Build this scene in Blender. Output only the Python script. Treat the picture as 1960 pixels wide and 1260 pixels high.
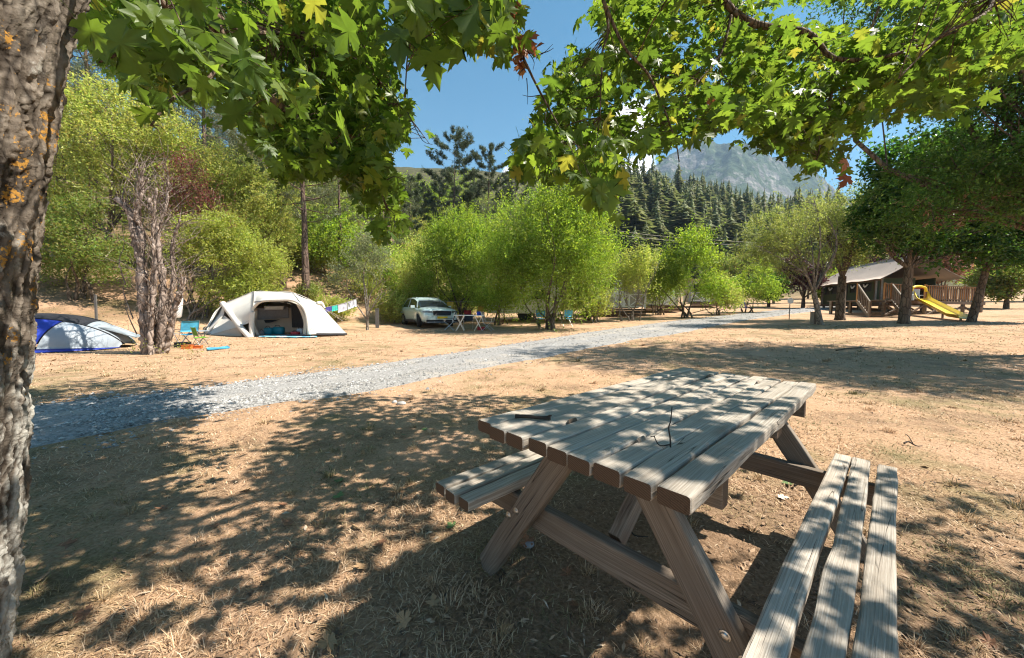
import bpy, bmesh, math, random
import numpy as np
from mathutils import Vector, Matrix
for _o in list(bpy.data.objects): bpy.data.objects.remove(_o)
SC = bpy.context.scene
COL = SC.collection
R = math.radians
# ---------------------------------------------------------------- camera, sky, sun, exposure
FPX, PITCH, ROLL, CAMH = 686.5, 0.0508, 0.0115, 1.1304
_c, _s = math.cos(PITCH), math.sin(PITCH)
FW = np.array([0, _c, -_s]); UP0 = np.array([0, _s, _c]); RT0 = np.array([1.0, 0, 0])
RT = math.cos(ROLL)*RT0 + math.sin(ROLL)*UP0
UP = math.cos(ROLL)*UP0 - math.sin(ROLL)*RT0
CAM = np.array([0, 0, CAMH])
cd = bpy.data.cameras.new('camera'); cam = bpy.data.objects.new('camera', cd); COL.objects.link(cam)
cd.sensor_width = 36; cd.lens = FPX/1960*36; cd.clip_start = 0.05; cd.clip_end = 9000
cam.matrix_world = Matrix(((RT[0], UP[0], -FW[0], CAM[0]), (RT[1], UP[1], -FW[1], CAM[1]), (RT[2], UP[2], -FW[2], CAM[2]), (0, 0, 0, 1)))
SC.camera = cam
SUN_EL = 53.4
SUNV = np.array([math.cos(R(SUN_EL)), 0.0, math.sin(R(SUN_EL))])   # towards the sun: due +X
wd = bpy.data.worlds.new("World"); SC.world = wd; wd.use_nodes = True
def sun_and_sky():
    nt = wd.node_tree; nt.nodes.clear(); L = nt.links
    out = nt.nodes.new('ShaderNodeOutputWorld'); bg = nt.nodes.new('ShaderNodeBackground')
    sky = nt.nodes.new('ShaderNodeTexSky'); sky.sky_type = 'NISHITA'; sky.sun_disc = False
    sky.sun_elevation = R(SUN_EL); sky.sun_rotation = R(90); sky.altitude = 900; sky.air_density = 1.0; sky.dust_density = 0.6; sky.ozone_density = 1.3
    hs = nt.nodes.new('ShaderNodeHueSaturation'); hs.inputs['Hue'].default_value = 0.478; hs.inputs['Saturation'].default_value = 1.38; hs.inputs['Value'].default_value = 1.0
    L.new(sky.outputs[0], hs.inputs['Color'])
    tc = nt.nodes.new('ShaderNodeTexCoord')
    nz = nt.nodes.new('ShaderNodeTexNoise'); nz.inputs['Scale'].default_value = 7; nz.inputs['Detail'].default_value = 6; nz.inputs['Roughness'].default_value = 0.55
    L.new(tc.outputs['Generated'], nz.inputs['Vector'])
    mx = None
    def M(op, a, b=None, clamp=False):
        n = nt.nodes.new('ShaderNodeMath'); n.operation = op; n.use_clamp = clamp
        for i, v in enumerate((a, b)):
            if v is None: continue
            if isinstance(v, (int, float)): n.inputs[i].default_value = v
            else: L.new(v, n.inputs[i])
        return n.outputs[0]
    def px(x, y):
        d = FW + RT*(x-980)/FPX - UP*(y-630)/FPX
        return d/np.linalg.norm(d)
    blobs = [(px(1215, 345), .085), (px(1165, 290), .075), (px(1205, 250), .06), (px(1110, 320), .05), (px(985, 352), .035), (np.array([-.8, -.5, .3]), .14), (np.array([-.75, -.6, .25]), .1),
             (np.array([.2, -.9, .35]), .12), (np.array([.95, .2, .2]), .1), (np.array([-.95, .25, .2]), .09), (np.array([.6, -.75, .25]), .1)]
    for v, r in blobs:
        v = v/np.linalg.norm(v)
        ds = nt.nodes.new('ShaderNodeVectorMath'); ds.operation = 'DISTANCE'; L.new(tc.outputs['Generated'], ds.inputs[0]); ds.inputs[1].default_value = tuple(v)
        m = M('SUBTRACT', 1.0, M('DIVIDE', ds.outputs['Value'], r))
        mx = m if mx is None else M('MAXIMUM', mx, m)
    f = M('ADD', mx, M('MULTIPLY', M('SUBTRACT', nz.outputs[0], .5), 2.6))
    f = M('MULTIPLY', f, 3.0, True)
    mix = nt.nodes.new('ShaderNodeMixRGB'); L.new(f, mix.inputs[0]); L.new(hs.outputs[0], mix.inputs[1]); mix.inputs[2].default_value = (19, 19, 19.5, 1)
    L.new(mix.outputs[0], bg.inputs[0]); bg.inputs[1].default_value = 0.062
    L.new(bg.outputs[0], out.inputs[0])
    sl = bpy.data.lights.new('sun', 'SUN'); sl.energy = 5.0; sl.angle = R(0.53); sl.color = (1, .93, .82)
    so = bpy.data.objects.new('sun', sl); COL.objects.link(so); so.rotation_euler = (0, R(90-SUN_EL), 0); so.location = (20, 0, 30)
sun_and_sky()
SC.view_settings.view_transform = 'Standard'; SC.view_settings.look = 'None'; SC.view_settings.gamma = 1; SC.view_settings.use_curve_mapping = False
SC.view_settings.exposure = 1.42
SC.render.engine = 'CYCLES'
SC.cycles.use_denoising = True; SC.cycles.filter_width = 1.15
SC.cycles.max_bounces = 8; SC.cycles.transparent_max_bounces = 8; SC.cycles.transmission_bounces = 4; SC.cycles.diffuse_bounces = 4; SC.cycles.glossy_bounces = 3
SC.cycles.caustics_reflective = False; SC.cycles.caustics_refractive = False

# ---------------------------------------------------------------- numeric helpers
def lattice(ix, iy, iz, seed):
    h = (ix.astype(np.int64)*374761393 + iy.astype(np.int64)*668265263 + iz.astype(np.int64)*2147483647 + seed*1274126177) & 0xffffffff
    h = ((h ^ (h >> 13))*1274126177) & 0xffffffff
    h = ((h ^ (h >> 16))*2246822519) & 0xffffffff
    return ((h ^ (h >> 15)) & 0xffffff)/float(0xffffff)
def vnoise(P, seed=0):
    P = np.asarray(P, float); i = np.floor(P); f = P-i; f = f*f*(3-2*f); i = i.astype(np.int64)
    r = 0
    for dx in (0, 1):
        wx = f[..., 0] if dx else 1-f[..., 0]
        for dy in (0, 1):
            wy = f[..., 1] if dy else 1-f[..., 1]
            for dz in (0, 1):
                wz = f[..., 2] if dz else 1-f[..., 2]
                r = r + wx*wy*wz*lattice(i[..., 0]+dx, i[..., 1]+dy, i[..., 2]+dz, seed)
    return r
def fbm(P, oct=4, seed=0, rough=.5):
    P = np.asarray(P, float); a = 1; t = 0; r = 0
    for k in range(oct):
        r = r + a*(vnoise(P, seed+k*17)-.5); t += a; a *= rough; P = P*2.03+11.3
    return r/t*2
def sp(x, w=1.0): return w*np.logaddexp(0, np.asarray(x, float)/w)
def unit(v): v = np.asarray(v, float); return v/np.maximum(np.linalg.norm(v, axis=-1, keepdims=True), 1e-9)
def P3(x, y, s=1.0): x = np.asarray(x, float); y = np.asarray(y, float); return np.stack([x*s, y*s, np.zeros_like(x+y)], -1)
def T(x, y):                                   # height of the ground
    x = np.asarray(x, float); y = np.asarray(y, float)
    z = .055*sp(.5*x+.8*y-8.5, 2.2) - .055*sp(.5*x+.8*y-90, 10)*.6
    d = (x+15.5)*-.77+(y-15.2)*.64
    z = z + 42*(1-np.exp(-.50*sp(d, 1.3)/42)) - .02
    z = z + 75*(1-np.exp(-.52*sp(y+.12*x-92, 9)/75))
    far = np.clip((np.hypot(x, y)-14)/20, 0, 1)
    z = z + (.5*far*fbm(P3(x, y, 1/9.), 3, 5)*np.clip((d+3)/6, 0, 1)*2 + .03*fbm(P3(x, y, 1/3.), 2, 9)*np.clip((np.hypot(x, y)-3)/5, 0, 1))
    return z
def raydir(px, py):
    px = np.asarray(px, float)[..., None]; py = np.asarray(py, float)[..., None]
    return FW + RT*(px-980)/FPX - UP*(py-630)/FPX
def Wp(px, py, depth): return CAM + raydir(px, py)*np.asarray(depth, float)[..., None]
def proj(P):
    q = np.asarray(P, float)-CAM; z = q@FW; z = np.where(np.abs(z) < 1e-6, 1e-6, z)
    return 980+FPX*(q@RT)/z, 630-FPX*(q@UP)/z, z
TS = np.geomspace(.6, 900, 900)
def G(px, py):                                 # where the sight line of a pixel meets the ground
    px, py = np.broadcast_arrays(np.atleast_1d(np.asarray(px, float)), np.atleast_1d(np.asarray(py, float)))
    d = raydir(px, py); lo = np.full(px.shape, .3); hi = np.full(px.shape, 900.); done = np.zeros(px.shape, bool); prev = lo.copy()
    for t in TS:
        q = CAM+d*t; hit = (~done) & (q[..., 2] < T(q[..., 0], q[..., 1]))
        hi = np.where(hit, t, hi); lo = np.where(hit, prev, lo); done |= hit; prev = np.full(px.shape, t)
        if done.all(): break
    for _ in range(24):
        m = (lo+hi)/2; q = CAM+d*m[..., None]; b = q[..., 2] < T(q[..., 0], q[..., 1]); hi = np.where(b, m, hi); lo = np.where(b, lo, m)
    q = CAM+d*hi[..., None]; q[..., 2] = T(q[..., 0], q[..., 1]); return q
def at(px, depth):                             # ground point in a pixel column at a depth
    q = CAM+raydir(px, 600)*depth; return np.array([q[0], q[1], float(T(q[0], q[1]))])
def inpoly(px, py, poly):
    px = np.asarray(px); py = np.asarray(py); r = np.zeros(px.shape, bool); n = len(poly)
    for i in range(n):
        x0, y0 = poly[i]; x1, y1 = poly[(i+1) % n]
        c = (y0 > py) != (y1 > py)
        with np.errstate(divide='ignore', invalid='ignore'): xi = (x1-x0)*(py-y0)/(y1-y0+1e-12)+x0
        r ^= c & (px < xi)
    return r

# ---------------------------------------------------------------- mesh helpers
def make_mesh(name, V, F, mats=None, smooth=False):
    V = np.asarray(V, np.float32).reshape(-1, 3)
    Fs = [np.asarray(f) for f in (F if isinstance(F, list) else [F]) if len(f)]
    me = bpy.data.meshes.new(name)
    me.vertices.add(len(V)); me.vertices.foreach_set('co', V.ravel())
    li = np.concatenate([f.ravel() for f in Fs]).astype(np.int32)
    lt = np.concatenate([np.full(len(f), f.shape[1]) for f in Fs]).astype(np.int32)
    ls = np.concatenate([[0], np.cumsum(lt)[:-1]]).astype(np.int32)
    me.loops.add(len(li)); me.loops.foreach_set('vertex_index', li)
    me.polygons.add(len(lt)); me.polygons.foreach_set('loop_start', ls); me.polygons.foreach_set('loop_total', lt)
    me.polygons.foreach_set('use_smooth', np.full(len(lt), bool(smooth)))
    me.update(calc_edges=True); me.validate()
    if mats is not None: me.materials.append(mats)
    return me
def tag(o, label=None, cat=None, group=None, kind=None):
    if label: o['label'] = label
    if cat: o['category'] = cat
    if group: o['group'] = group
    if kind: o['kind'] = kind
    return o
def ob(name, me, parent=None, **kw):
    o = bpy.data.objects.new(name, me); COL.objects.link(o)
    if parent is not None: o.parent = parent
    return tag(o, **kw)
def empty(name, loc, rz=0, **kw):
    o = bpy.data.objects.new(name, None); COL.objects.link(o); o.location = tuple(float(v) for v in loc); o.rotation_euler = (0, 0, rz); o.empty_display_size = .2
    return tag(o, **kw)
class MB:
    def __init__(s): s.V = []; s.F = {}; s.n = 0
    def add(s, V, F):
        V = np.asarray(V, float).reshape(-1, 3)
        for f in (F if isinstance(F, list) else [F]):
            f = np.asarray(f)
            if len(f): s.F.setdefault(f.shape[1], []).append(f+s.n)
        s.V.append(V); s.n += len(V); return s
    def box(s, lo, hi, M=None):
        x0, y0, z0 = lo; x1, y1, z1 = hi
        V = np.array([[x0, y0, z0], [x1, y0, z0], [x1, y1, z0], [x0, y1, z0], [x0, y0, z1], [x1, y0, z1], [x1, y1, z1], [x0, y1, z1]], float)
        if M is not None: V = V@np.asarray(M)[:3, :3].T+np.asarray(M)[:3, 3]
        return s.add(V, np.array([[0, 3, 2, 1], [4, 5, 6, 7], [0, 1, 5, 4], [1, 2, 6, 5], [2, 3, 7, 6], [3, 0, 4, 7]]))
    def bar(s, a, b, w, h, up=(0, 0, 1)):
        a = np.asarray(a, float); b = np.asarray(b, float); d = unit(b-a); u = np.asarray(up, float)
        if abs(d@u) > .95: u = np.array([1., 0, 0]) if abs(d[0]) < .9 else np.array([0, 1., 0])
        sd = unit(np.cross(d, u)); u = np.cross(sd, d)
        V = [p+sd*w/2*i+u*h/2*j for p in (a, b) for i, j in ((-1, -1), (1, -1), (1, 1), (-1, 1))]
        return s.add(V, np.array([[0, 1, 2, 3], [7, 6, 5, 4], [0, 4, 5, 1], [1, 5, 6, 2], [2, 6, 7, 3], [3, 7, 4, 0]]))
    def tube(s, pts, rad, n=8, cap=True): return s.add(*tube(pts, rad, n, cap))
    def build(s, name, mat, parent=None, smooth=False, **kw):
        me = make_mesh(name, np.concatenate(s.V), [np.concatenate(f) for f in s.F.values()], mat, smooth)
        return ob(name, me, parent, **kw)
def tube(pts, rad, n=8, cap=True):
    pts = np.asarray(pts, float); m = len(pts); rad = np.broadcast_to(np.asarray(rad, float), (m,))
    t = unit(np.gradient(pts, axis=0)); a = np.array([1., 0, 0]) if abs(t[0][0]) < .8 else np.array([0, 1., 0])
    V = np.zeros((m, n, 3)); an = np.arange(n)/n*2*np.pi
    for i in range(m):
        a = unit(a-t[i]*(a@t[i])); b = np.cross(t[i], a)
        V[i] = pts[i]+rad[i]*(np.cos(an)[:, None]*a+np.sin(an)[:, None]*b)
    i, j = np.meshgrid(np.arange(m-1), np.arange(n), indexing='ij'); j2 = (j+1) % n
    F = np.stack([i*n+j, i*n+j2, (i+1)*n+j2, (i+1)*n+j], -1).reshape(-1, 4)
    V = V.reshape(-1, 3); Fs = [F]
    if cap:
        V = np.concatenate([V, pts[:1], pts[-1:]]); k = np.arange(n); k2 = (k+1) % n; o = (m-1)*n
        Fs.append(np.concatenate([np.stack([k2, k, np.full(n, m*n)], -1), np.stack([o+k, o+k2, np.full(n, m*n+1)], -1)]))
    return V, Fs
def sheet(A, thick=0.0):                       # grid of points (m,n,3) -> quads, optionally with thickness
    A = np.asarray(A, float); m, n = A.shape[:2]
    i, j = np.meshgrid(np.arange(m-1), np.arange(n-1), indexing='ij')
    F = np.stack([i*n+j, (i+1)*n+j, (i+1)*n+j+1, i*n+j+1], -1).reshape(-1, 4)
    if not thick: return A.reshape(-1, 3), F
    du = np.gradient(A, axis=0); dv = np.gradient(A, axis=1); nn = unit(np.cross(du, dv)); B = A-nn*thick; k = m*n
    b = list(range(n))+[r*n+n-1 for r in range(1, m)]+[(m-1)*n+c for c in range(n-2, -1, -1)]+[r*n for r in range(m-2, 0, -1)]
    b = np.array(b); b2 = np.roll(b, -1)
    return np.concatenate([A.reshape(-1, 3), B.reshape(-1, 3)]), np.concatenate([F, F[:, ::-1]+k, np.stack([b2, b, b+k, b2+k], -1)])
def spline(pts, n):
    pts = np.asarray(pts, float); m = len(pts); t = np.linspace(0, m-1, n); out = []
    Q = np.concatenate([[2*pts[0]-pts[1]], pts, [2*pts[-1]-pts[-2]]])
    for u in t:
        i = min(int(u), m-2); f = u-i; a, b, c, d = Q[i:i+4]
        out.append(.5*((2*b)+(-a+c)*f+(2*a-5*b+4*c-d)*f*f+(-a+3*b-3*c+d)*f**3))
    return np.array(out)

# ---------------------------------------------------------------- materials
class NT:
    def __init__(s, name):
        s.m = bpy.data.materials.new(name); s.m.use_nodes = True; s.t = s.m.node_tree; s.t.nodes.clear()
        s.out = s.t.nodes.new('ShaderNodeOutputMaterial')
    def link(s, v, sock):
        if v is None: return
        if isinstance(v, (int, float)): sock.default_value = v
        elif isinstance(v, (tuple, list)): sock.default_value = tuple(v)+((1,) if len(v) == 3 and len(sock.default_value) == 4 else ())
        else: s.t.links.new(v, sock)
    def n(s, typ, out=0, props=None, **ins):
        nd = s.t.nodes.new('ShaderNode'+typ)
        for k, v in (props or {}).items(): setattr(nd, k, v)
        for k, v in ins.items():
            key = int(k[1:]) if k[0] == 'i' and k[1:].isdigit() else k.replace('_', ' ')
            s.link(v, nd.inputs[key])
        return nd.outputs[out]
    def obj(s): return s.n('TexCoord', 'Object')
    def pos(s): return s.n('NewGeometry', 'Position')
    def island(s): return s.n('NewGeometry', 'Random Per Island')
    def rnd(s): return s.n('ObjectInfo', 'Random')
    def map(s, v, scale=(1, 1, 1), loc=(0, 0, 0), rot=(0, 0, 0)): return s.n('Mapping', Vector=v, Scale=scale, Location=loc, Rotation=rot)
    def noise(s, v, scale, detail=3, rough=.55, dist=0, out=0): return s.n('TexNoise', out, Vector=v, Scale=scale, Detail=detail, Roughness=rough, Distortion=dist)
    def voro(s, v, scale, feat='F1', out=0, rnd=1.0): return s.n('TexVoronoi', out, {'feature': feat}, Vector=v, Scale=scale, Randomness=rnd)
    def ramp(s, f, *stops, interp='LINEAR'):
        nd = s.t.nodes.new('ShaderNodeValToRGB'); cr = nd.color_ramp; cr.interpolation = interp
        while len(cr.elements) < len(stops): cr.elements.new(.5)
        for e, (p, c) in zip(cr.elements, stops):
            e.position = p; e.color = (c, c, c, 1) if isinstance(c, (int, float)) else tuple(c)+(1,)
        s.link(f, nd.inputs[0]); return nd.outputs[0]
    def mix(s, f, a, b, mode='MIX'):
        nd = s.t.nodes.new('ShaderNodeMixRGB'); nd.blend_type = mode; s.link(f, nd.inputs[0]); s.link(a, nd.inputs[1]); s.link(b, nd.inputs[2]); return nd.outputs[0]
    def math(s, op, a, b=None, clamp=False):
        nd = s.t.nodes.new('ShaderNodeMath'); nd.operation = op; nd.use_clamp = clamp; s.link(a, nd.inputs[0]); s.link(b, nd.inputs[1]); return nd.outputs[0]
    def hsv(s, c, h=.5, sat=1, v=1): return s.n('HueSaturation', Hue=h, Saturation=sat, Value=v, Color=c)
    def rng(s, f, a, b, c, d): return s.n('MapRange', i0=f, i1=a, i2=b, i3=c, i4=d)
    def bump(s, h, strength=.5, dist=.01, normal=None): return s.n('Bump', Strength=strength, Distance=dist, Height=h, Normal=normal)
    def pbr(s, col, rough=.7, normal=None, metal=0, spec=.4, coat=0, sheen=0, alpha=None):
        o = s.n('BsdfPrincipled', Base_Color=col, Roughness=rough, Normal=normal, Metallic=metal, Coat_Weight=coat)
        nd = o.node; nd.inputs['Specular IOR Level'].default_value = spec
        return o
    def done(s, sh, vol=None):
        if sh is not None: s.t.links.new(sh, s.out.inputs[0])
        return s.m
def flat(name, col, rough=.6, metal=0, spec=.4, var=.12, scale=9, bump=.15, coat=0):
    m = NT(name); v = m.obj(); nz = m.noise(v, scale, 4)
    c = m.hsv(col, v=m.rng(nz, .3, .7, 1-var, 1+var))
    return m.done(m.pbr(c, m.rng(nz, .3, .7, rough*.85, min(1, rough*1.15)), m.bump(m.noise(v, scale*12, 2), bump, .004), metal, spec, coat))
def leafmat(name, cols, trans=.45, tcol=None, rough=.45, tip=None):
    m = NT(name); r = m.island(); n = len(cols)
    c = m.ramp(r, *[((i+.5)/n, k) for i, k in enumerate(cols)])
    r2 = m.math('FRACT', m.math('MULTIPLY', r, 37.7))
    c = m.hsv(c, h=m.rng(r2, 0, 1, .485, .515), v=m.rng(m.math('FRACT', m.math('MULTIPLY', r, 91.3)), 0, 1, .75, 1.25))
    pn = m.noise(m.pos(), .9, 3, .6); c = m.hsv(c, h=m.rng(pn, .35, .65, .488, .512), v=m.rng(pn, .3, .7, .78, 1.22))     # boughs differ in tone
    p = m.pbr(c, rough, spec=.35)
    t = m.n('BsdfTranslucent', Color=m.hsv(c, h=.485, sat=1.1, v=tcol or 1.7))
    return m.done(m.n('MixShader', Fac=trans, i1=p, i2=t))
# ---------------------------------------------------------------- ground, road, mountain
rg = np.random.default_rng(11)
def ground_material():
    m = NT('dry_ground'); p = m.pos()
    big = m.noise(p, .35, 4, .6); mid = m.noise(p, 2.3, 4, .62); fine = m.noise(m.map(p, (60, 60, 60)), 1, 5, .7)
    straw = m.ramp(fine, (.22, (.18, .105, .06)), (.42, (.42, .265, .155)), (.58, (.55, .375, .235)), (.8, (.68, .52, .37)))
    soil = m.ramp(fine, (.25, (.09, .06, .038)), (.5, (.23, .155, .095)), (.75, (.38, .27, .18)))
    green = m.ramp(fine, (.25, (.07, .075, .03)), (.5, (.20, .185, .085)), (.8, (.36, .31, .17)))
    pale = m.ramp(fine, (.3, (.44, .28, .175)), (.7, (.64, .45, .31)))
    c = m.mix(m.ramp(m.noise(m.map(p, (1, 1, 1), (7, 3, 0)), .55, 5, .65), (.47, 0), (.66, .75)), straw, pale)
    c = m.mix(m.ramp(m.math('ADD', m.math('MULTIPLY', mid, .5), m.math('MULTIPLY', big, .5)), (.50, 0), (.60, .7)), c, green)
    c = m.mix(m.ramp(m.noise(m.map(p, (1, 1, 1), (31, 3, 0)), 1.4, 5, .7), (.52, 0), (.66, .75)), c, soil)
    # trampled litter round the table
    ds = m.n('VectorMath', 'Value', {'operation': 'DISTANCE'}, i0=p, i1=(.9, 1.2, 0))
    w = m.math('ADD', ds, m.math('MULTIPLY', m.math('SUBTRACT', mid, .5), 1.6))
    c = m.mix(m.ramp(m.math('DIVIDE', w, 4.0), (.28, .75), (.55, 0)), c, soil)
    # darker leaf mould on the wooded bank, bare reddish earth between
    sx = m.n('SeparateXYZ', 0, Vector=p); sy = m.n('SeparateXYZ', 1, Vector=p)
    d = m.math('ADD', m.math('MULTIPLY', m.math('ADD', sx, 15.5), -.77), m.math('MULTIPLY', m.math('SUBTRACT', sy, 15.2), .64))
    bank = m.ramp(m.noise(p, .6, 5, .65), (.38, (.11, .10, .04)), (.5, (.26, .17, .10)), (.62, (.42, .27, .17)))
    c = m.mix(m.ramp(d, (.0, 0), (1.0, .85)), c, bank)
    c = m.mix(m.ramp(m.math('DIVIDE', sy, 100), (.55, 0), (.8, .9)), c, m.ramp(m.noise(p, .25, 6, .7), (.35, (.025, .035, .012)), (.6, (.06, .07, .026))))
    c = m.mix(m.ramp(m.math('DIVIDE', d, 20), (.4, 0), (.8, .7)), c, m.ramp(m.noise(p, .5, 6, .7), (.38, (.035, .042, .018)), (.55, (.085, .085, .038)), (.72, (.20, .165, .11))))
    h = m.math('ADD', m.math('MULTIPLY', fine, 1.0), m.math('MULTIPLY', m.noise(p, 14, 4, .6), 1.2))
    c = m.mix(1.0, c, (.94, .90, .885), 'MULTIPLY')
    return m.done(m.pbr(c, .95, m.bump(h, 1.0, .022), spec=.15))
M_GROUND = ground_material()
def build_ground():
    u = np.linspace(-6.2, 6.4, 400); x = 2.2*np.sinh(u); x = np.clip(x, -520, 700)
    v = np.linspace(-3.9, 6.7, 400); y = 3+2.2*np.sinh(v)
    X, Y = np.meshgrid(x, y); Z = T(X, Y)
    Z = Z + .012*fbm(P3(X, Y, 1.4), 3, 3)*(np.hypot(X, Y) < 40)
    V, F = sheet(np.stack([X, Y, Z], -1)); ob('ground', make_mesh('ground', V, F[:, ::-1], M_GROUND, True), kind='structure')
build_ground()
RU = [(80, 772), (180, 765), (300, 752), (410, 738), (520, 722), (610, 711), (700, 700), (850, 678), (1000, 655), (1150, 632), (1300, 613), (1420, 600), (1500, 593), (1560, 588)]
RL = [(80, 855), (190, 835), (330, 805), (450, 787), (560, 770), (660, 757), (760, 742), (900, 712), (1050, 684), (1200, 655), (1330, 633), (1420, 615), (1500, 604), (1560, 596)]
RWU = G([p[0] for p in RU], [p[1] for p in RU]); RWL = G([p[0] for p in RL], [p[1] for p in RL])
def ext(A):
    d = (A[0]-A[3]); d /= np.linalg.norm(d); pre = np.array([A[0]+d*k for k in (9, 4)])
    e = A[-1]-A[-3]; e /= np.linalg.norm(e); post = np.array([A[-1]+e*k for k in (8, 20)])
    return np.concatenate([pre, A, post])
RWU, RWL = spline(ext(RWU), 260), spline(ext(RWL), 260)
def road_material():
    m = NT('gravel_road'); p = m.pos()
    st = m.voro(p, 38, out=1); d = m.voro(p, 38); d2 = m.voro(p, 95); big = m.noise(p, .9, 4, .6)
    g = m.n('RGBToBW', Color=st)
    c = m.ramp(g, (.0, (.13, .126, .12)), (.35, (.26, .252, .245)), (.7, (.37, .362, .352)), (1, (.50, .49, .475)))
    c = m.mix(m.ramp(d, (.25, 0), (.55, .55)), c, (.30, .285, .265))
    c = m.mix(m.ramp(big, (.50, 0), (.68, .5)), c, (.55, .47, .38))
    rut = m.n('Attribute', 2, {'attribute_name': 'rut'}); c = m.mix(m.math('MULTIPLY', rut, m.ramp(m.noise(p, 1.6, 4, .6), (.35, .25), (.6, .8))), c, m.mix(m.noise(p, 60, 3), (.24, .22, .195), (.40, .375, .34)))
    h = m.math('SUBTRACT', 1, m.math('ADD', d, m.math('MULTIPLY', d2, .5)))
    return m.done(m.pbr(c, .9, m.bump(h, .9, .02), spec=.2))
M_ROAD = road_material()
def build_road():
    k = np.linspace(0, 1, 23)[None, :, None]
    A = RWU[:, None]*(1-k)+RWL[:, None]*k
    j = .16*fbm(P3(A[..., 0], A[..., 1], .9), 4, 40, .6)*np.abs(k[..., 0]-.5)*2
    A[..., 1] += j*1.6; A[..., 0] += j*.3
    kk = np.abs(k[..., 0]-.5)*2
    A[..., 2] = T(A[..., 0], A[..., 1])+.028*(1-kk**6)-.012*kk**8+.006*fbm(P3(A[..., 0], A[..., 1], 2.2), 3, 44)
    A[..., 2] -= .012*(np.exp(-((k[..., 0]-.3)/.1)**2)+np.exp(-((k[..., 0]-.72)/.1)**2))
    V, F = sheet(A); me = make_mesh('gravel_road', V, F[:, ::-1], M_ROAD, True); at_ = me.attributes.new('rut', 'FLOAT', 'POINT'); kx = np.broadcast_to(k[..., 0], A.shape[:2]); at_.data.foreach_set('value', np.clip(np.exp(-((kx-.3)/.09)**2)+np.exp(-((kx-.72)/.09)**2)+.5*np.clip(kk-.75, 0, 1)*3, 0, 1).astype(np.float32).ravel()); ob('gravel_road', me, kind='structure')
build_road()
OCT = np.array([[1, 0, 0], [-1, 0, 0], [0, 1, 0], [0, -1, 0], [0, 0, 1], [0, 0, -1]], float)
OCF = np.array([[0, 2, 4], [2, 1, 4], [1, 3, 4], [3, 0, 4], [2, 0, 5], [1, 2, 5], [3, 1, 5], [0, 3, 5]])
def stonemat():
    m = NT('road_stone'); r = m.island()
    c = m.ramp(r, (0, (.14, .135, .13)), (.25, (.21, .205, .2)), (.7, (.33, .325, .315)), (1, (.50, .49, .475)))
    return m.done(m.pbr(c, .85, spec=.25))
def scatter_stones():
    n = 26000; s = rg.beta(1.0, 1.6, n)*.86+.02; i = s*(len(RWU)-1); i0 = i.astype(int); f = (i-i0)[:, None]
    k = np.clip(rg.normal(.5, .27, n), -.22, 1.22)[:, None]
    a = RWU[i0]*(1-f)+RWU[np.minimum(i0+1, 259)]*f; b = RWL[i0]*(1-f)+RWL[np.minimum(i0+1, 259)]*f
    P = a*(1-k)+b*k; P[:, 2] = T(P[:, 0], P[:, 1])+.02*(np.abs(k[:, 0]-.5) < .5)
    d = np.hypot(P[:, 0], P[:, 1]); r = (.0045+.0009*d)*rg.lognormal(0, .45, n); r = np.clip(r, .005, .04)
    S = OCT[None]*(.6+.8*rg.random((n, 6, 1)))*r[:, None, None]*np.array([1, 1, .65]); an = rg.random(n)*6.28; ca, sa = np.cos(an)[:, None], np.sin(an)[:, None]
    S = np.stack([S[..., 0]*ca-S[..., 1]*sa, S[..., 0]*sa+S[..., 1]*ca, S[..., 2]], -1)+P[:, None]
    F = OCF[None]+np.arange(n)[:, None, None]*6
    ob('loose_gravel', make_mesh('loose_gravel', S, F.reshape(-1, 3), stonemat()), kind='stuff', label='loose pale grey stones strewn along the gravel road', category=None) if False else tag(ob('gravel', make_mesh('gravel', S, F.reshape(-1, 3), stonemat())), 'loose pale grey stones strewn over the gravel road', 'gravel', kind='stuff')
scatter_stones()
RPX = [(p[0], p[1]) for p in RU]+[(p[0], p[1]) for p in RL[::-1]]
RPX = [(-900, 900)]+RPX+[(-900, 1150)]
def grassmat():
    m = NT('grass_blade'); p = m.pos(); r = m.island(); patch = m.noise(p, 1.1, 4, .6)
    dry = m.ramp(r, (0, (.30, .19, .105)), (.3, (.50, .345, .205)), (.65, (.62, .455, .29)), (1, (.74, .60, .43)))
    grn = m.ramp(r, (0, (.11, .12, .045)), (.5, (.23, .215, .095)), (1, (.44, .37, .20)))
    c = m.mix(1.0, m.mix(m.ramp(patch, (.46, 0), (.62, .9)), dry, grn), (.96, .915, .90), 'MULTIPLY')
    return m.done(m.n('MixShader', Fac=.25, i1=m.pbr(c, .7, spec=.2), i2=m.n('BsdfTranslucent', Color=c)))
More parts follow.
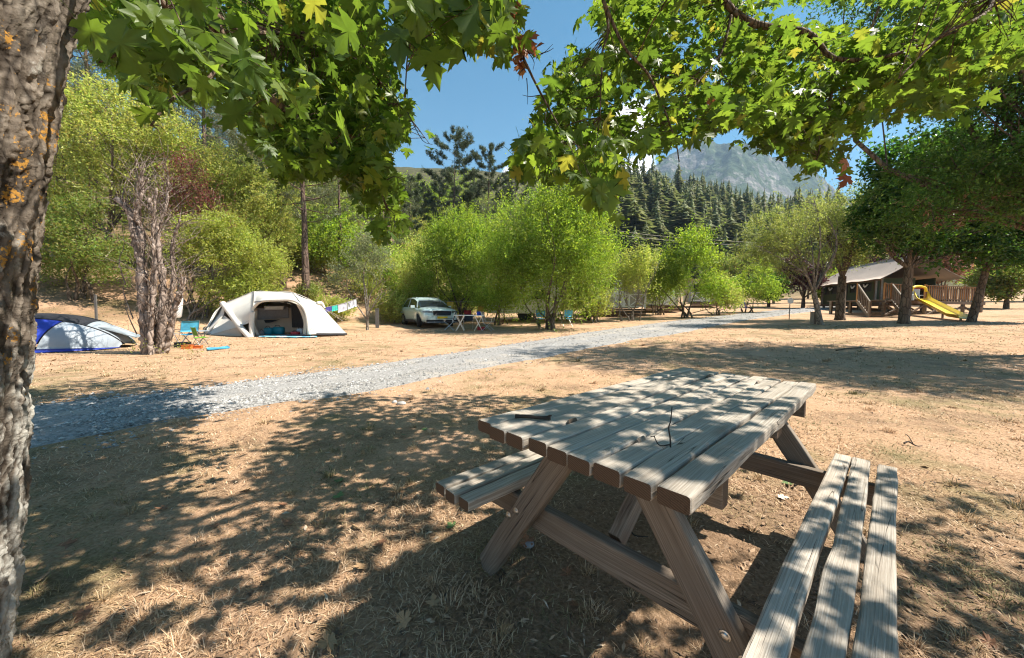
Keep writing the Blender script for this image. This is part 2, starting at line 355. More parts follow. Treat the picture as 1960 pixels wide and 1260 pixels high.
def scatter_grass():
    n = 210000; d = np.exp(rg.uniform(math.log(.62), math.log(17), n)); x = d*rg.uniform(-1.62, 1.62, n); y = d*1.0
    px, py, _ = proj(np.stack([x, y, T(x, y)], -1))
    dens = fbm(P3(x, y, 1.7), 3, 21); keep = ~inpoly(px, py, RPX) & (rg.random(n) < .62+.7*dens)
    keep &= ~((np.hypot(x-1.0, y-1.25) < 1.0) & (rg.random(n) < .6))
    x, y, d = x[keep], y[keep], d[keep]; n = len(x); z = T(x, y)-.003
    L = rg.uniform(.018, .05, n)*(1+.035*d)*np.where(rg.random(n) < .06, 1.7, 1); w = np.maximum(.0016, .00115*d)*rg.uniform(.6, 1.3, n)
    a = rg.random(n)*6.28+.0; u = rg.uniform(.10, .75, n); D = np.stack([np.cos(a), np.sin(a), 0*a], -1); S = np.stack([-np.sin(a), np.cos(a), 0*a], -1)*w[:, None]
    nc = 150; dc = np.exp(rg.uniform(math.log(.8), math.log(11), nc)); xc = dc*rg.uniform(-1.5, 1.5, nc); pc = proj(np.stack([xc, dc, T(xc, dc)], -1)); kc = ~inpoly(pc[0], pc[1], RPX); xc, dc = xc[kc], dc[kc]; nc = len(xc); K = 46
    ta = rg.random((nc, K))*6.28; tr = rg.random((nc, K))**.5*rg.uniform(.015, .06, (nc, 1))*(1+.06*dc[:, None]); X2 = (xc[:, None]+np.cos(ta)*tr).ravel(); Y2 = (dc[:, None]+np.sin(ta)*tr).ravel(); m2 = len(X2)
    x = np.concatenate([x, X2]); y = np.concatenate([y, Y2]); d = np.concatenate([d, np.repeat(dc, K)]); z = T(x, y)-.003; a = np.concatenate([a, ta.ravel()+rg.normal(0, .5, m2)]); u = np.concatenate([u, rg.uniform(.5, 1.3, m2)])
    L = np.concatenate([L, rg.uniform(.025, .06, m2)*np.repeat(rg.uniform(.6, 1.25, nc), K)*(1+.02*np.repeat(dc, K))]); w = np.concatenate([w, np.maximum(.0015, .001*np.repeat(dc, K))]); n = len(x); D = np.stack([np.cos(a), np.sin(a), 0*a], -1); S = np.stack([-np.sin(a), np.cos(a), 0*a], -1)*w[:, None]
    b = np.stack([x, y, z], -1); mid = b+D*(L*.45*(1-u*.5))[:, None]+np.array([0, 0, 1])*(L*.5*u)[:, None]; tip = mid+D*(L*.55)[:, None]+np.array([0, 0, 1])*(L*(.42*u-.12))[:, None]
    V = np.stack([b-S, b+S, mid+S*.8, mid-S*.8, tip], 1); o = np.arange(n)[:, None]*5
    tag(ob('grass', make_mesh('grass', V, [np.array([[0, 1, 2, 3]])+o, np.array([[3, 2, 4]])+o], grassmat())), 'short dry straw coloured grass covering the camping field', 'grass', kind='stuff')
scatter_grass()
def scatter_litter():
    m = NT('dry_litter'); r = m.island()
    c = m.ramp(r, (0, (.07, .045, .03)), (.3, (.19, .12, .075)), (.65, (.28, .18, .11)), (.93, (.38, .265, .17)), (1, (.55, .45, .34)))
    mt = m.done(m.pbr(c, .8, spec=.25))
    n = 15000; d = np.exp(rg.uniform(math.log(.6), math.log(7), n)); x = d*rg.uniform(-1.6, 1.6, n); y = d
    dist = np.hypot(x-1.1, y-1.0); keep = rg.random(n) < np.clip(1.25-dist/2.6, .10, 1); px, py, _ = proj(np.stack([x, y, T(x, y)], -1)); keep &= ~inpoly(px, py, RPX)
    x, y, d = x[keep], y[keep], d[keep]; n = len(x); z = T(x, y)+.004
    L = rg.uniform(.006, .021, n)*(1+.12*d); w = L*rg.uniform(.10, .40, n); a = rg.random(n)*6.28
    D = np.stack([np.cos(a), np.sin(a), rg.normal(0, .25, n)], -1)*L[:, None]; S = np.stack([-np.sin(a), np.cos(a), rg.normal(0, .3, n)], -1)*w[:, None]
    b = np.stack([x, y, z], -1); k = np.array([0, 0, 1])*(L*rg.uniform(.0, .35, n))[:, None]
    V = np.stack([b-D, b-S*.8+k, b+D*.1-S+k*.6, b+D, b+S+k, b-D*.3+S*.9+k*.6], 1); o = np.arange(n)[:, None]*6
    tag(ob('litter', make_mesh('litter', V, [np.array([[0, 1, 4, 5]])+o, np.array([[1, 2, 3, 4]])+o], mt)), 'brown wood chips and crumbled leaves lying round the picnic table', 'leaf litter', kind='stuff')
scatter_litter()
def mountain():
    m = NT('mountain_rock'); p = m.pos(); g = m.n('NewGeometry', 'True Normal'); nz = m.n('SeparateXYZ', 2, Vector=g)
    veg = m.noise(m.map(p, (.004, .004, .004)), 1, 8, .66); dots = m.noise(m.map(p, (.045, .045, .03)), 1, 3, .6)
    rock = m.ramp(m.noise(m.map(p, (.012, .012, .05)), 1, 6, .7), (.32, (.06, .058, .055)), (.52, (.19, .175, .16)), (.70, (.42, .385, .345)))
    gr = m.ramp(dots, (.35, (.02, .04, .018)), (.6, (.05, .075, .032)), (.75, (.10, .12, .055)))
    f = m.math('ADD', m.math('MULTIPLY', m.math('SUBTRACT', nz, .62), 1.9), m.math('MULTIPLY', m.math('SUBTRACT', veg, .47), 5.0))
    f = m.math('ADD', f, m.math('MULTIPLY', m.math('SUBTRACT', dots, .5), 2.2))
    c = m.mix(m.ramp(m.math('ADD', f, .5), (.0, 0), (.40, 1)), rock, gr)
    mt = m.done(m.pbr(c, .95, m.bump(m.noise(m.map(p, (.03, .03, .03)), 1, 7, .7), 1, 12), spec=.1))
    prof = np.array([(-600, 640), (700, 600), (1000, 540), (1130, 450), (1180, 382), (1205, 352), (1240, 324), (1275, 308), (1310, 296), (1350, 276), (1385, 262), (1430, 272), (1470, 296), (1520, 330), (1590, 385), (1660, 420), (1800, 450), (2000, 470), (2500, 440)], float)
    az = np.linspace(-.3, 2.2, 340); rr = np.linspace(760, 2000, 150); A, Rr = np.meshgrid(az, rr)
    X = A*Rr; Y = Rr
    pxs = 980+FPX*A; top = np.interp(pxs, prof[:, 0], prof[:, 1]); H = (602-top)/FPX*1500
    sh = np.interp(Rr, [760, 900, 1200, 1500, 1600, 2000], [0, .10, .52, 1, .96, .5])
    Q = P3(X, Y, 1/260.)
    rid = 1-np.abs(fbm(Q, 5, 70, .55))*2.2; Z = H*sh*(.86+.14*rid)+fbm(P3(X, Y, 1/70.), 5, 77, .6)*34*sh+40
    V, F = sheet(np.stack([X, Y, Z], -1)); ob('mountain', make_mesh('mountain', V, F[:, ::-1], mt), kind='structure')
mountain()
def haze():
    m = NT('air_haze'); v = m.t.nodes.new('ShaderNodeVolumePrincipled'); v.inputs['Color'].default_value = (.55, .76, 1.0, 1); v.inputs['Density'].default_value = .00018; v.inputs['Anisotropy'].default_value = .0
    m.t.links.new(v.outputs[0], m.out.inputs['Volume'])
    tag(MB().box((-900, -400, -9), (4700, 2150, 860)).build('haze', m.m), kind='stuff')
haze()
# ---------------------------------------------------------------- picnic table
def woodmat(name, dark, midc, light, brown=(.2, .12, .07), bamt=.3, rough=.8):
    m = NT(name); o = m.obj(); r = m.rnd(); off = m.n('CombineXYZ', X=m.math('MULTIPLY', r, 13.1), Y=m.math('MULTIPLY', r, 71.7), Z=m.math('MULTIPLY', r, 29.3))
    v = m.n('VectorMath', 0, {'operation': 'ADD'}, i0=o, i1=off)
    # knots pull the grain lines around them
    kv = m.map(v, (7.5, 1.55, 2.5)); kd = m.voro(kv, 1.0); knot = m.ramp(kd, (.0, 1), (.17, 0))
    warp = m.noise(m.map(v, (3, .9, 3)), 1.0, 3, .5)
    gx = m.math('ADD', m.n('SeparateXYZ', 0, Vector=v), m.math('ADD', m.math('MULTIPLY', warp, .035), m.math('MULTIPLY', m.ramp(kd, (0, .9), (.45, 0)), .018)))
    gv = m.n('CombineXYZ', X=m.math('MULTIPLY', gx, 330), Y=m.math('MULTIPLY', m.n('SeparateXYZ', 1, Vector=v), 2.2), Z=m.math('MULTIPLY', m.n('SeparateXYZ', 2, Vector=v), 150))
    g1 = m.noise(gv, 1, 3, .6); g2 = m.noise(m.map(v, (900, 12, 700)), 1, 2, .6); blot = m.noise(m.map(v, (9, 3.5, 9)), 1, 4, .6)
    c = m.ramp(m.math('ADD', m.math('MULTIPLY', g1, .75), m.math('MULTIPLY', g2, .25)), (.30, dark), (.48, midc), (.66, light))
    c = m.mix(m.ramp(blot, (.42, 0), (.70, bamt)), c, brown)
    c = m.mix(m.math('MULTIPLY', knot, .8), c, tuple(k*.45 for k in brown))
    # long drying cracks
    cr = m.noise(m.map(v, (42, 1.1, 30)), 1, 2, .4); crack = m.ramp(m.math('ABSOLUTE', m.math('SUBTRACT', cr, .5)), (.0, 1), (.012, 0))
    crack = m.math('MULTIPLY', crack, m.ramp(m.noise(m.map(v, (6, 2, 6), (4, 4, 4)), 1, 2), (.50, 0), (.60, 1)))
    c = m.mix(crack, c, (.03, .022, .016))
    c = m.hsv(c, v=m.rng(r, 0, 1, .86, 1.12))
    # end grain is darker and ringed
    en = m.n('SeparateXYZ', 1, Vector=m.n('VectorTransform', 0, {'vector_type': 'NORMAL', 'convert_from': 'WORLD', 'convert_to': 'OBJECT'}, Vector=m.n('NewGeometry', 'True Normal')))
    end = m.ramp(m.math('ABSOLUTE', en), (.75, 0), (.85, 1))
    ring = m.n('TexWave', 0, {'wave_type': 'RINGS', 'rings_direction': 'Y'}, Vector=m.map(v, (1, 0, 1), (.01, 0, .03)), Scale=60, Distortion=2.5, Detail=2)
    c = m.mix(end, c, m.mix(ring, (.065, .04, .024), (.125, .08, .05)))
    h = m.math('SUBTRACT', m.math('ADD', g1, m.math('MULTIPLY', g2, .6)), m.math('MULTIPLY', crack, 2.5))
    return m.done(m.pbr(c, rough, m.bump(h, .6, .004), spec=.3))
M_TOPWOOD = woodmat('weathered_grey_wood', (.20, .168, .134), (.35, .308, .255), (.48, .435, .375), (.29, .232, .175), .45)
M_LEGWOOD = woodmat('weathered_brown_wood', (.085, .067, .051), (.18, .145, .112), (.29, .24, .19), (.14, .10, .07), .45)
def plank(name, p0, p1, w, t, mat, parent, up=(0, 0, 1), wob=.0025, seed=0, segs=26, shear=(0, 0), **kw):
    """a sawn board swept from p0 to p1 with rounded arrises; its own Y runs along the grain"""
    r = np.random.default_rng(seed); p0 = np.asarray(p0, float); p1 = np.asarray(p1, float); L = np.linalg.norm(p1-p0); y = (p1-p0)/L; z = np.asarray(up, float); x = unit(np.cross(y, z)); z = np.cross(x, y)
    rr = min(.007, t*.22); hw, ht = w/2, t/2
    sec = []
    for cx, cz, a0 in ((hw-rr, ht-rr, 0), (-hw+rr, ht-rr, 90), (-hw+rr, -ht+rr, 180), (hw-rr, -ht+rr, 270)):
        for a in (0, 45, 90): sec.append((cx+rr*math.cos(R(a0+a)), cz+rr*math.sin(R(a0+a))))
    sec = np.array(sec); n = len(sec); ys = np.concatenate([[0, .004], np.linspace(.03, L-.03, segs), [L-.004, L]]); m = len(ys)
    V = np.zeros((m, n, 3)); so = r.random()*50
    for i, yy in enumerate(ys):
        q = np.stack([np.full(n, so+yy*5), sec[:, 0]*9+so, sec[:, 1]*9], -1)
        dn = fbm(q, 2, 3)*wob*1.5; e = sec*(1+np.stack([dn/hw, dn/ht*.6], -1)); bow = wob*1.4*math.sin(yy*2.1+so)
        k = .955 if i in (0, m-1) else 1
        V[i, :, 0] = e[:, 0]*k+bow; V[i, :, 2] = e[:, 1]*k+wob*.6*math.sin(yy*3+so*2); V[i, :, 1] = yy + (shear[0]*(1-yy/L)+shear[1]*yy/L)*sec[:, 0]
    i, j = np.meshgrid(np.arange(m-1), np.arange(n), indexing='ij'); j2 = (j+1) % n
    F = np.stack([i*n+j, (i+1)*n+j, (i+1)*n+j2, i*n+j2], -1).reshape(-1, 4)
    k = np.arange(n); VV = np.concatenate([V.reshape(-1, 3), V[0].mean(0)[None], V[-1].mean(0)[None]])
    F3 = np.concatenate([np.stack([k, (k+1) % n, np.full(n, m*n)], -1), np.stack([(m-1)*n+(k+1) % n, (m-1)*n+k, np.full(n, m*n+1)], -1)])
    me = make_mesh(name, VV, [F, F3], mat, False)
    o = ob(name, me, parent, **kw); o.matrix_local = Matrix(((x[0], y[0], z[0], p0[0]), (x[1], y[1], z[1], p0[1]), (x[2], y[2], z[2], p0[2]), (0, 0, 0, 1))); return o
TX, TY, TYAW, TW, TL = .3698, .7153, .8161, .0788, 1.8024
TU = np.array([math.cos(TYAW), -math.sin(TYAW)]); TV = np.array([math.sin(TYAW), math.cos(TYAW)])
TC = np.array([TX, TY])-TU*4.5*TW+TV*TL/2
M_STEEL = flat('galvanised_steel', (.55, .54, .52), .35, 1, var=.2)
def tw(x, y, z): q = TC+TU*x+TV*y; return np.array([q[0], q[1], z])
def picnic_table():
    t = empty('picnic_table', (TC[0], TC[1], 0), -TYAW, label='weathered grey wooden picnic table with fixed benches on both sides', cat='picnic table')
    for i in range(9):
        x = (4.5-i-.5)*TW-(.011 if i > 5 else 0); r = np.random.default_rng(i+5)
        a, b = (-.901+r.uniform(-.006, .006), .901+r.uniform(-.022, .012))
        z = .729+r.uniform(-.003, .003)
        plank('tabletop_plank', (x, a, z), (x+r.uniform(-.002, .002), b, z), TW-.0045-(.002 if i in (1, 4) else 0), .042, M_TOPWOOD, t, seed=i*3+1, segs=34, wob=.003)
    for sgn in (1, -1):
        for k in range(3):
            x = (.3546+.0774+.0809*(k+.5)-.003)*sgn; r = np.random.default_rng(k+20+sgn)
            plank('seat_plank', (x+r.uniform(-.004, .004), -.885+r.uniform(-.01, .01), .391), (x+r.uniform(-.005, .005), .832-.012*k+r.uniform(-.01, .01), .391), .066, .043, M_TOPWOOD, t, seed=40+k*7+sgn, segs=34, wob=.0032)
    for e, yl in ((-1, -.668), (1, .668)):
        for sx in (1, -1):
            foot = np.array([.585*sx, yl, -.02]); top = np.array([.10*sx, yl, .707])
            lg = plank('leg', foot, top, .098, .047, M_LEGWOOD, t, up=(0, 1, 0), seed=60+e*3+sx, segs=14, shear=(-.66*sx, -.66*sx))
        plank('crossbeam', (-.668, yl-e*.049, .318), (.668, yl-e*.049, .318), .098, .046, M_LEGWOOD, t, up=(0, 1, 0), seed=70+e, segs=20)
        plank('top_batten', (-.34, yl-e*.05, .660), (.34, yl-e*.05, .660), .085, .045, M_LEGWOOD, t, up=(0, 1, 0), seed=80+e, segs=10)
        plank('diagonal_brace', (0.0, yl-e*.095, .345), (0.0, e*.10, .690), .07, .045, M_LEGWOOD, t, up=(1, 0, 0), seed=90+e, segs=8)
        for sx in (1, -1):
            for dx, z in ((.372, .335), (.415, .30)):
                mb = MB(); a = np.linspace(0, 2*np.pi, 13)[:-1]
                for ysgn, rad, th in ((e, .011, .006),):
                    y0 = yl+e*.0235; prof = [(rad*1.25, 0), (rad*1.25, .002), (rad*.95, .003), (rad*.75, .0065), (rad*.3, .008)]
                    Vv = np.array([[dx*sx+rr*math.cos(k), y0+e*hh, z+rr*math.sin(k)] for rr, hh in prof for k in a]); nn = 12
                    F = np.array([[i*nn+j, i*nn+(j+1) % nn, (i+1)*nn+(j+1) % nn, (i+1)*nn+j] for i in range(4) for j in range(nn)]); mb.add(Vv, F); mb.add(Vv[-12:], np.array([[0, i, i+1] for i in range(1, 11)]))
                mb.build('bolt', M_STEEL, t)
    plank('centre_batten', (-.345, 0, .684), (.345, 0, .684), .09, .043, M_LEGWOOD, t, seed=99, segs=10)
picnic_table()
M_TWIG = flat('dark_twig_bark', (.035, .025, .018), .8, var=.3, scale=40)
def table_twigs():
    z = .752
    def top_at(px, py):
        d = raydir(px, py); k = (z-CAMH)/d[2]; return CAM+d*k
    a, b = top_at(986, 800), top_at(1054, 804)
    pts = spline([a+[0, 0, .006], (a*2+b)/3+[0, .002, .007], (a+2*b)/3+[0, -.002, .006], b+[0, 0, .007]], 14); r = .0068*(1+.25*fbm(pts*40, 2, 2))
    o = MB().tube(pts, r, 8); st = MB()
    e = empty('fallen_stick', a, label='short dark broken stick lying across the left planks of the tabletop', cat='stick')
    m = o.build('stem', M_TWIG, None, True); m.parent = e; m.matrix_parent_inverse = Matrix.Translation(-Vector(a))
    st.tube(spline([b+[-.012, 0, .010], b+[-.002, -.004, .018], b+[.004, -.004, .020]], 5), [.0035, .003, .002], 6) if False else st.tube([b+[-.012, 0, .010], b+[-.004, -.003, .016], b+[.003, -.004, .017]], [.004, .0035, .003], 6)
    s2 = st.build('side_stub', M_TWIG, None, True); s2.parent = e; s2.matrix_parent_inverse = Matrix.Translation(-Vector(a))
    c = top_at(1284, 856); up = np.array([0, 0, 1.])
    e = empty('upright_twig', c, label='thin bare twig standing upright in a gap of the tabletop planks', cat='twig')
    q = spline([c-up*.03, c+up*.02+RT*-.002, c+up*.055+RT*-.008, c+up*.075+RT*-.003, c+up*.115+RT*-.0005], 14)
    m = MB().tube(q, np.linspace(.0026, .0014, 14), 6).build('stem', M_TWIG, None, True); m.parent = e; m.matrix_parent_inverse = Matrix.Translation(-Vector(c))
    f = c+up*.008
    q = spline([f, f-RT*.03-up*.004, f-RT*.044+up*.014, f-RT*.047+up*.024], 10)
    m = MB().tube(q, np.linspace(.002, .0012, 10), 6).tube(spline([f-RT*.045+up*.019, f-RT*.052+up*.023, f-RT*.058+up*.022], 5), .0012, 5).build('side_twig', M_TWIG, None, True); m.parent = e; m.matrix_parent_inverse = Matrix.Translation(-Vector(c))
table_twigs()
# ---------------------------------------------------------------- foreground maple: bark, limbs, leaves
def barkmat(name, dark, midc, light, scale=1.0, lichen=False):
    m = NT(name); p = m.obj(); v = m.map(p, (scale, scale, scale*.35))
    n1 = m.noise(v, 9, 5, .65); vo = m.voro(m.map(v, (1, 1, 1)), 13, 'DISTANCE_TO_EDGE', 0); n2 = m.noise(p, 60*scale, 4, .7)
    f = m.math('ADD', m.math('MULTIPLY', n1, .7), m.math('MULTIPLY', n2, .3))
    c = m.ramp(f, (.32, dark), (.5, midc), (.66, light))
    c = m.mix(m.ramp(vo, (.0, .8), (.10, 0)), c, tuple(k*.35 for k in dark))
    h = m.math('ADD', m.math('MULTIPLY', n1, 1.0), m.math('ADD', m.math('MULTIPLY', n2, .5), m.math('MULTIPLY', m.ramp(vo, (0, 0), (.2, 1)), .8)))
    if lichen:
        a = m.n('Attribute', 2, {'attribute_name': 'height'})          # ridge height of the bark plates, stored on the mesh
        c = m.mix(m.ramp(a, (.14, .95), (.50, 0)), c, (.022, .015, .010))
        z = m.n('SeparateXYZ', 2, Vector=p)
        g = m.noise(m.map(p, (1, 1, .8)), 26, 5, .7); big = m.noise(m.map(p, (1, 1, .55), (3, 1, 7)), 5.5, 3, .6)
        low = m.rng(z, .2, 1.15, .20, -.03)
        w = m.ramp(m.math('ADD', m.math('ADD', m.math('MULTIPLY', g, .5), m.math('MULTIPLY', big, .5)), low), (.54, 0), (.63, .9))
        c = m.mix(m.math('MULTIPLY', w, m.ramp(a, (.35, 0), (.6, 1))), c, m.mix(m.noise(p, 140, 2), (.27, .255, .22), (.50, .485, .44)))
        mid = m.math('SUBTRACT', .10, m.math('MULTIPLY', m.math('ABSOLUTE', m.math('SUBTRACT', z, 1.42)), .14))
        sidew = m.rng(m.n('SeparateXYZ', 0, Vector=p), .02, .25, -.04, .05)
        og = m.math('ADD', m.math('ADD', m.math('MULTIPLY', m.noise(m.map(p, (1, 1, .8), (9, 2, 5)), 17, 3, .6), .6), m.math('MULTIPLY', m.noise(p, 90, 3, .7), .4)), m.math('ADD', mid, sidew))
        c = m.mix(m.ramp(og, (.685, 0), (.71, .9)), c, m.mix(m.noise(p, 120, 2), (.28, .13, .02), (.47, .25, .05)))
    return m.done(m.pbr(c, .9, m.bump(h, .9, .012 if lichen else .03), spec=.2))
M_BARK0 = barkmat('furrowed_bark', (.055, .042, .032), (.15, .122, .096), (.28, .242, .20), 1, True)
M_BARK = barkmat('brown_bark', (.06, .043, .03), (.15, .11, .078), (.27, .215, .16), .6)
M_BARKG = barkmat('grey_bark', (.09, .075, .06), (.24, .205, .17), (.42, .37, .31), .7)
M_PINEB = barkmat('pine_bark', (.05, .035, .028), (.15, .10, .075), (.27, .19, .145), .5)
M_LIMB = barkmat('limb_bark', (.09, .06, .04), (.20, .14, .095), (.30, .22, .155), 2.2)
MAPLE = empty('maple_tree', (-1.72, .93, 0), label='big leaning maple with lichen spotted bark and low leafy branches overhead', cat='tree')
MP = np.array([-1.72, .93, 0.])
def mparent(o): o.parent = MAPLE; o.location = o.location; o.matrix_parent_inverse = Matrix.Translation(-Vector(MP)); return o
def trunk():
    nu, nv = 300, 600; zz = np.linspace(-.1, 2.75, nv); th = np.linspace(0, 2*np.pi, nu, endpoint=False)
    Z, TH = np.meshgrid(zz, th, indexing='ij'); sz = np.clip((Z-1.2)/1.2, 0, 1)
    ed = np.array([(232, -20), (200, 100), (160, 200), (126, 300), (100, 420), (80, 600), (66, 760), (44, 900), (28, 1000), (-20, 1260)], float)   # right hand outline of the leaning stem
    kk = (ed[:, 0]-980)/FPX; th_e = np.arctan(-kk); ang = th_e+math.asin(.272/1.95); ccx, ccy = -1.95*np.sin(ang), 1.95*np.cos(ang); ze = CAMH+(584-ed[:, 1])/FPX*1.95*np.cos(math.asin(.272/1.95))*np.cos(th_e)
    o_ = np.argsort(ze); cs = np.polyfit(ze[o_], ccx[o_], 3); cs2 = np.polyfit(ze[o_], ccy[o_], 3)
    zc = np.clip(Z, -.1, 2.3); cx = np.polyval(cs, zc)+(Z-zc)*.16; cy = np.polyval(cs2, zc)+(Z-zc)*.16
    r0 = .262-.006*Z+.0
    q = np.stack([np.cos(TH)*3.1+Z*.22, np.sin(TH)*3.1, Z*1.15], -1); wv = fbm(q*1.6+4, 3, 8)[..., None]; wv2 = fbm(q*6+9, 3, 18)[..., None]
    def cells(a, b, seed, warp):
        C = np.stack([np.cos(TH)*a, np.sin(TH)*a, Z*b], -1)+warp; I = np.floor(C).astype(np.int64); f1 = np.full(TH.shape, 9.); f2 = f1.copy(); idv = f1.copy()
        for dx in (-1, 0, 1):
            for dy in (-1, 0, 1):
                for dz in (-1, 0, 1):
                    J = I+[dx, dy, dz]; pt = J+np.stack([lattice(J[..., 0], J[..., 1], J[..., 2], seed+k) for k in (1, 2, 3)], -1); d = np.linalg.norm(C-pt, axis=-1)
                    n = d < f1; f2 = np.where(n, f1, np.minimum(f2, d)); idv = np.where(n, lattice(J[..., 0], J[..., 1], J[..., 2], seed+9), idv); f1 = np.where(n, d, f1)
        return f2-f1, idv
    e1, id1 = cells(6.6, 3.4, 101, wv*np.array([1.6, 1.6, .8])+wv2*.45); e2, id2 = cells(16, 15, 202, wv*1.5+wv2*.9)
    fine = fbm(np.stack([np.cos(TH)*34, np.sin(TH)*34, Z*75], -1), 4, 61, .65); mid = fbm(np.stack([np.cos(TH)*13, np.sin(TH)*13, Z*22], -1)+wv2, 3, 66, .6)
    hgt = .10+.62*np.clip(e1*2.6, 0, 1)**.7*(.62+.5*id1)+.17*np.clip(e2*3, 0, 1)*(.4+id2)+.16*mid
    disp = .032*(hgt-.5)+.0065*fine+.014*fbm(q*.6, 2, 91)
    r = r0+disp; X = cx+r*np.cos(TH); Y = cy+r*np.sin(TH)*1.0
    V = np.stack([X, Y, Z], -1)
    i, j = np.meshgrid(np.arange(nv-1), np.arange(nu), indexing='ij'); j2 = (j+1) % nu
    F = np.stack([i*nu+j, i*nu+j2, (i+1)*nu+j2, (i+1)*nu+j], -1).reshape(-1, 4)
    me = make_mesh('trunk', V-MP, F, M_BARK0, True)
    at_ = me.attributes.new('height', 'FLOAT', 'POINT'); at_.data.foreach_set('value', np.clip(hgt+.25*fine, 0, 1).astype(np.float32).ravel())
    return ob('trunk', me, MAPLE)
trunk()
TOP = np.array([-1.36, 1.25, 2.7])
LEAF2 = [(.0, 0), (.10, -.06), (.26, -.06), (.42, -.01), (.31, .08), (.31, .16), (.44, .19), (.63, .24), (.53, .34), (.72, .50), (.50, .47), (.44, .58), (.30, .49), (.17, .46), (.22, .62), (.37, .73), (.21, .77), (.17, .88), (.08, .90), (0, 1.12)]
LP = np.array(LEAF2); LP = np.concatenate([LP, (LP[1:-1]*[-1, 1])[::-1]])
def leaf_variant(seed, lo=False):
    r = np.random.default_rng(seed); O = LP.copy()
    if lo: O = LP[[0, 3, 5, 9, 13, 15, 19, 23, 25, 29, 33, 35]]
    O = O*(1+r.normal(0, .035, O.shape)); C = np.array([[0, .16], [0, .42]])
    n = len(O); P = np.concatenate([O, [[0, .33]]])
    x, y = P[:, 0], P[:, 1]; rad = np.hypot(x, y-.33)
    z = -r.uniform(.15, .55)*rad**2+r.uniform(-.05, .30)*np.abs(x)+.035*np.sin(np.arctan2(y-.33, x)*5+r.uniform(0, 6))*rad+r.uniform(-.2, .12)*(y-.3)**2+r.normal(0, .02, n+1)*rad
    V = np.stack([x, y, z], -1)
    k = np.arange(n); F3 = np.stack([k, (k+1) % n, np.full(n, n)], -1)
    if lo: return V, F3, np.zeros((0, 4), int)
    # petiole
    pv = np.array([[-.012, 0, 0], [.012, 0, 0], [.01, -.38, .08], [-.01, -.38, .08], [.008, -.75, .02], [-.008, -.75, .02]]); pv[:, 2] += V[0, 2]
    b = len(V); V = np.concatenate([V, pv]); F4 = np.array([[b, b+1, b+2, b+3], [b+3, b+2, b+4, b+5]])
    return V, F3, F4
def maple_leafmat(name='maple_leaf', dead=False):
    m = NT(name); p = m.obj(); r = m.math('FRACT', m.math('ADD', m.island(), m.rnd()))
    if dead: c = m.ramp(r, (.1, (.20, .075, .03)), (.4, (.36, .15, .06)), (.7, (.50, .27, .12)), (.95, (.30, .20, .11)))
    else: c = m.ramp(r, (.05, (.045, .085, .012)), (.35, (.065, .12, .016)), (.65, (.095, .155, .02)), (.93, (.11, .17, .022)), (.995, (.20, .20, .03)))
    c = m.mix(m.ramp(m.noise(m.pos(), 55, 3, .6), (.4, 0), (.75, .35)), c, m.hsv(c, v=.6))
    ao = m.n('AmbientOcclusion', 1) if False else None
    t = m.n('BsdfTranslucent', Color=m.hsv(c, h=.486, sat=1.05, v=2.5 if not dead else 1.4))
    return m.done(m.n('MixShader', Fac=.5, i1=m.pbr(c, .42, m.bump(m.noise(m.pos(), 300, 2), .2, .001), spec=.35), i2=t))
M_MLEAF = maple_leafmat(); M_DEADLEAF = maple_leafmat('withered_leaf', True)
LV = [leaf_variant(s) for s in range(8)]; LVLO = [leaf_variant(s, True) for s in range(4)]
rm = np.random.default_rng(77)
def rotations(tip, nrm):
    y = unit(tip); z = unit(nrm-y*np.sum(nrm*y, -1, keepdims=True)); x = np.cross(y, z); return np.stack([x, y, z], -1)   # columns
def spray(C, n, spread, out, flat_=.55):
    """n leaves round every twig end C (m,3)"""
    m = len(C); P = C[:, None]+rm.normal(0, 1, (m, n, 3))*np.array([spread, spread, spread*.62])
    tip = unit(rm.normal(0, 1, (m, n, 3))*np.array([1, 1, .35])+out+np.array([0, 0, -.75])*rm.random((m, n, 1))*1.3)
    nrm = rm.normal(0, flat_, (m, n, 3))+np.array([0, 0, 1.0]); S = rm.uniform(.048, .098, (m, n))
    return P.reshape(-1, 3), rotations(tip, nrm).reshape(-1, 3, 3), S.reshape(-1)
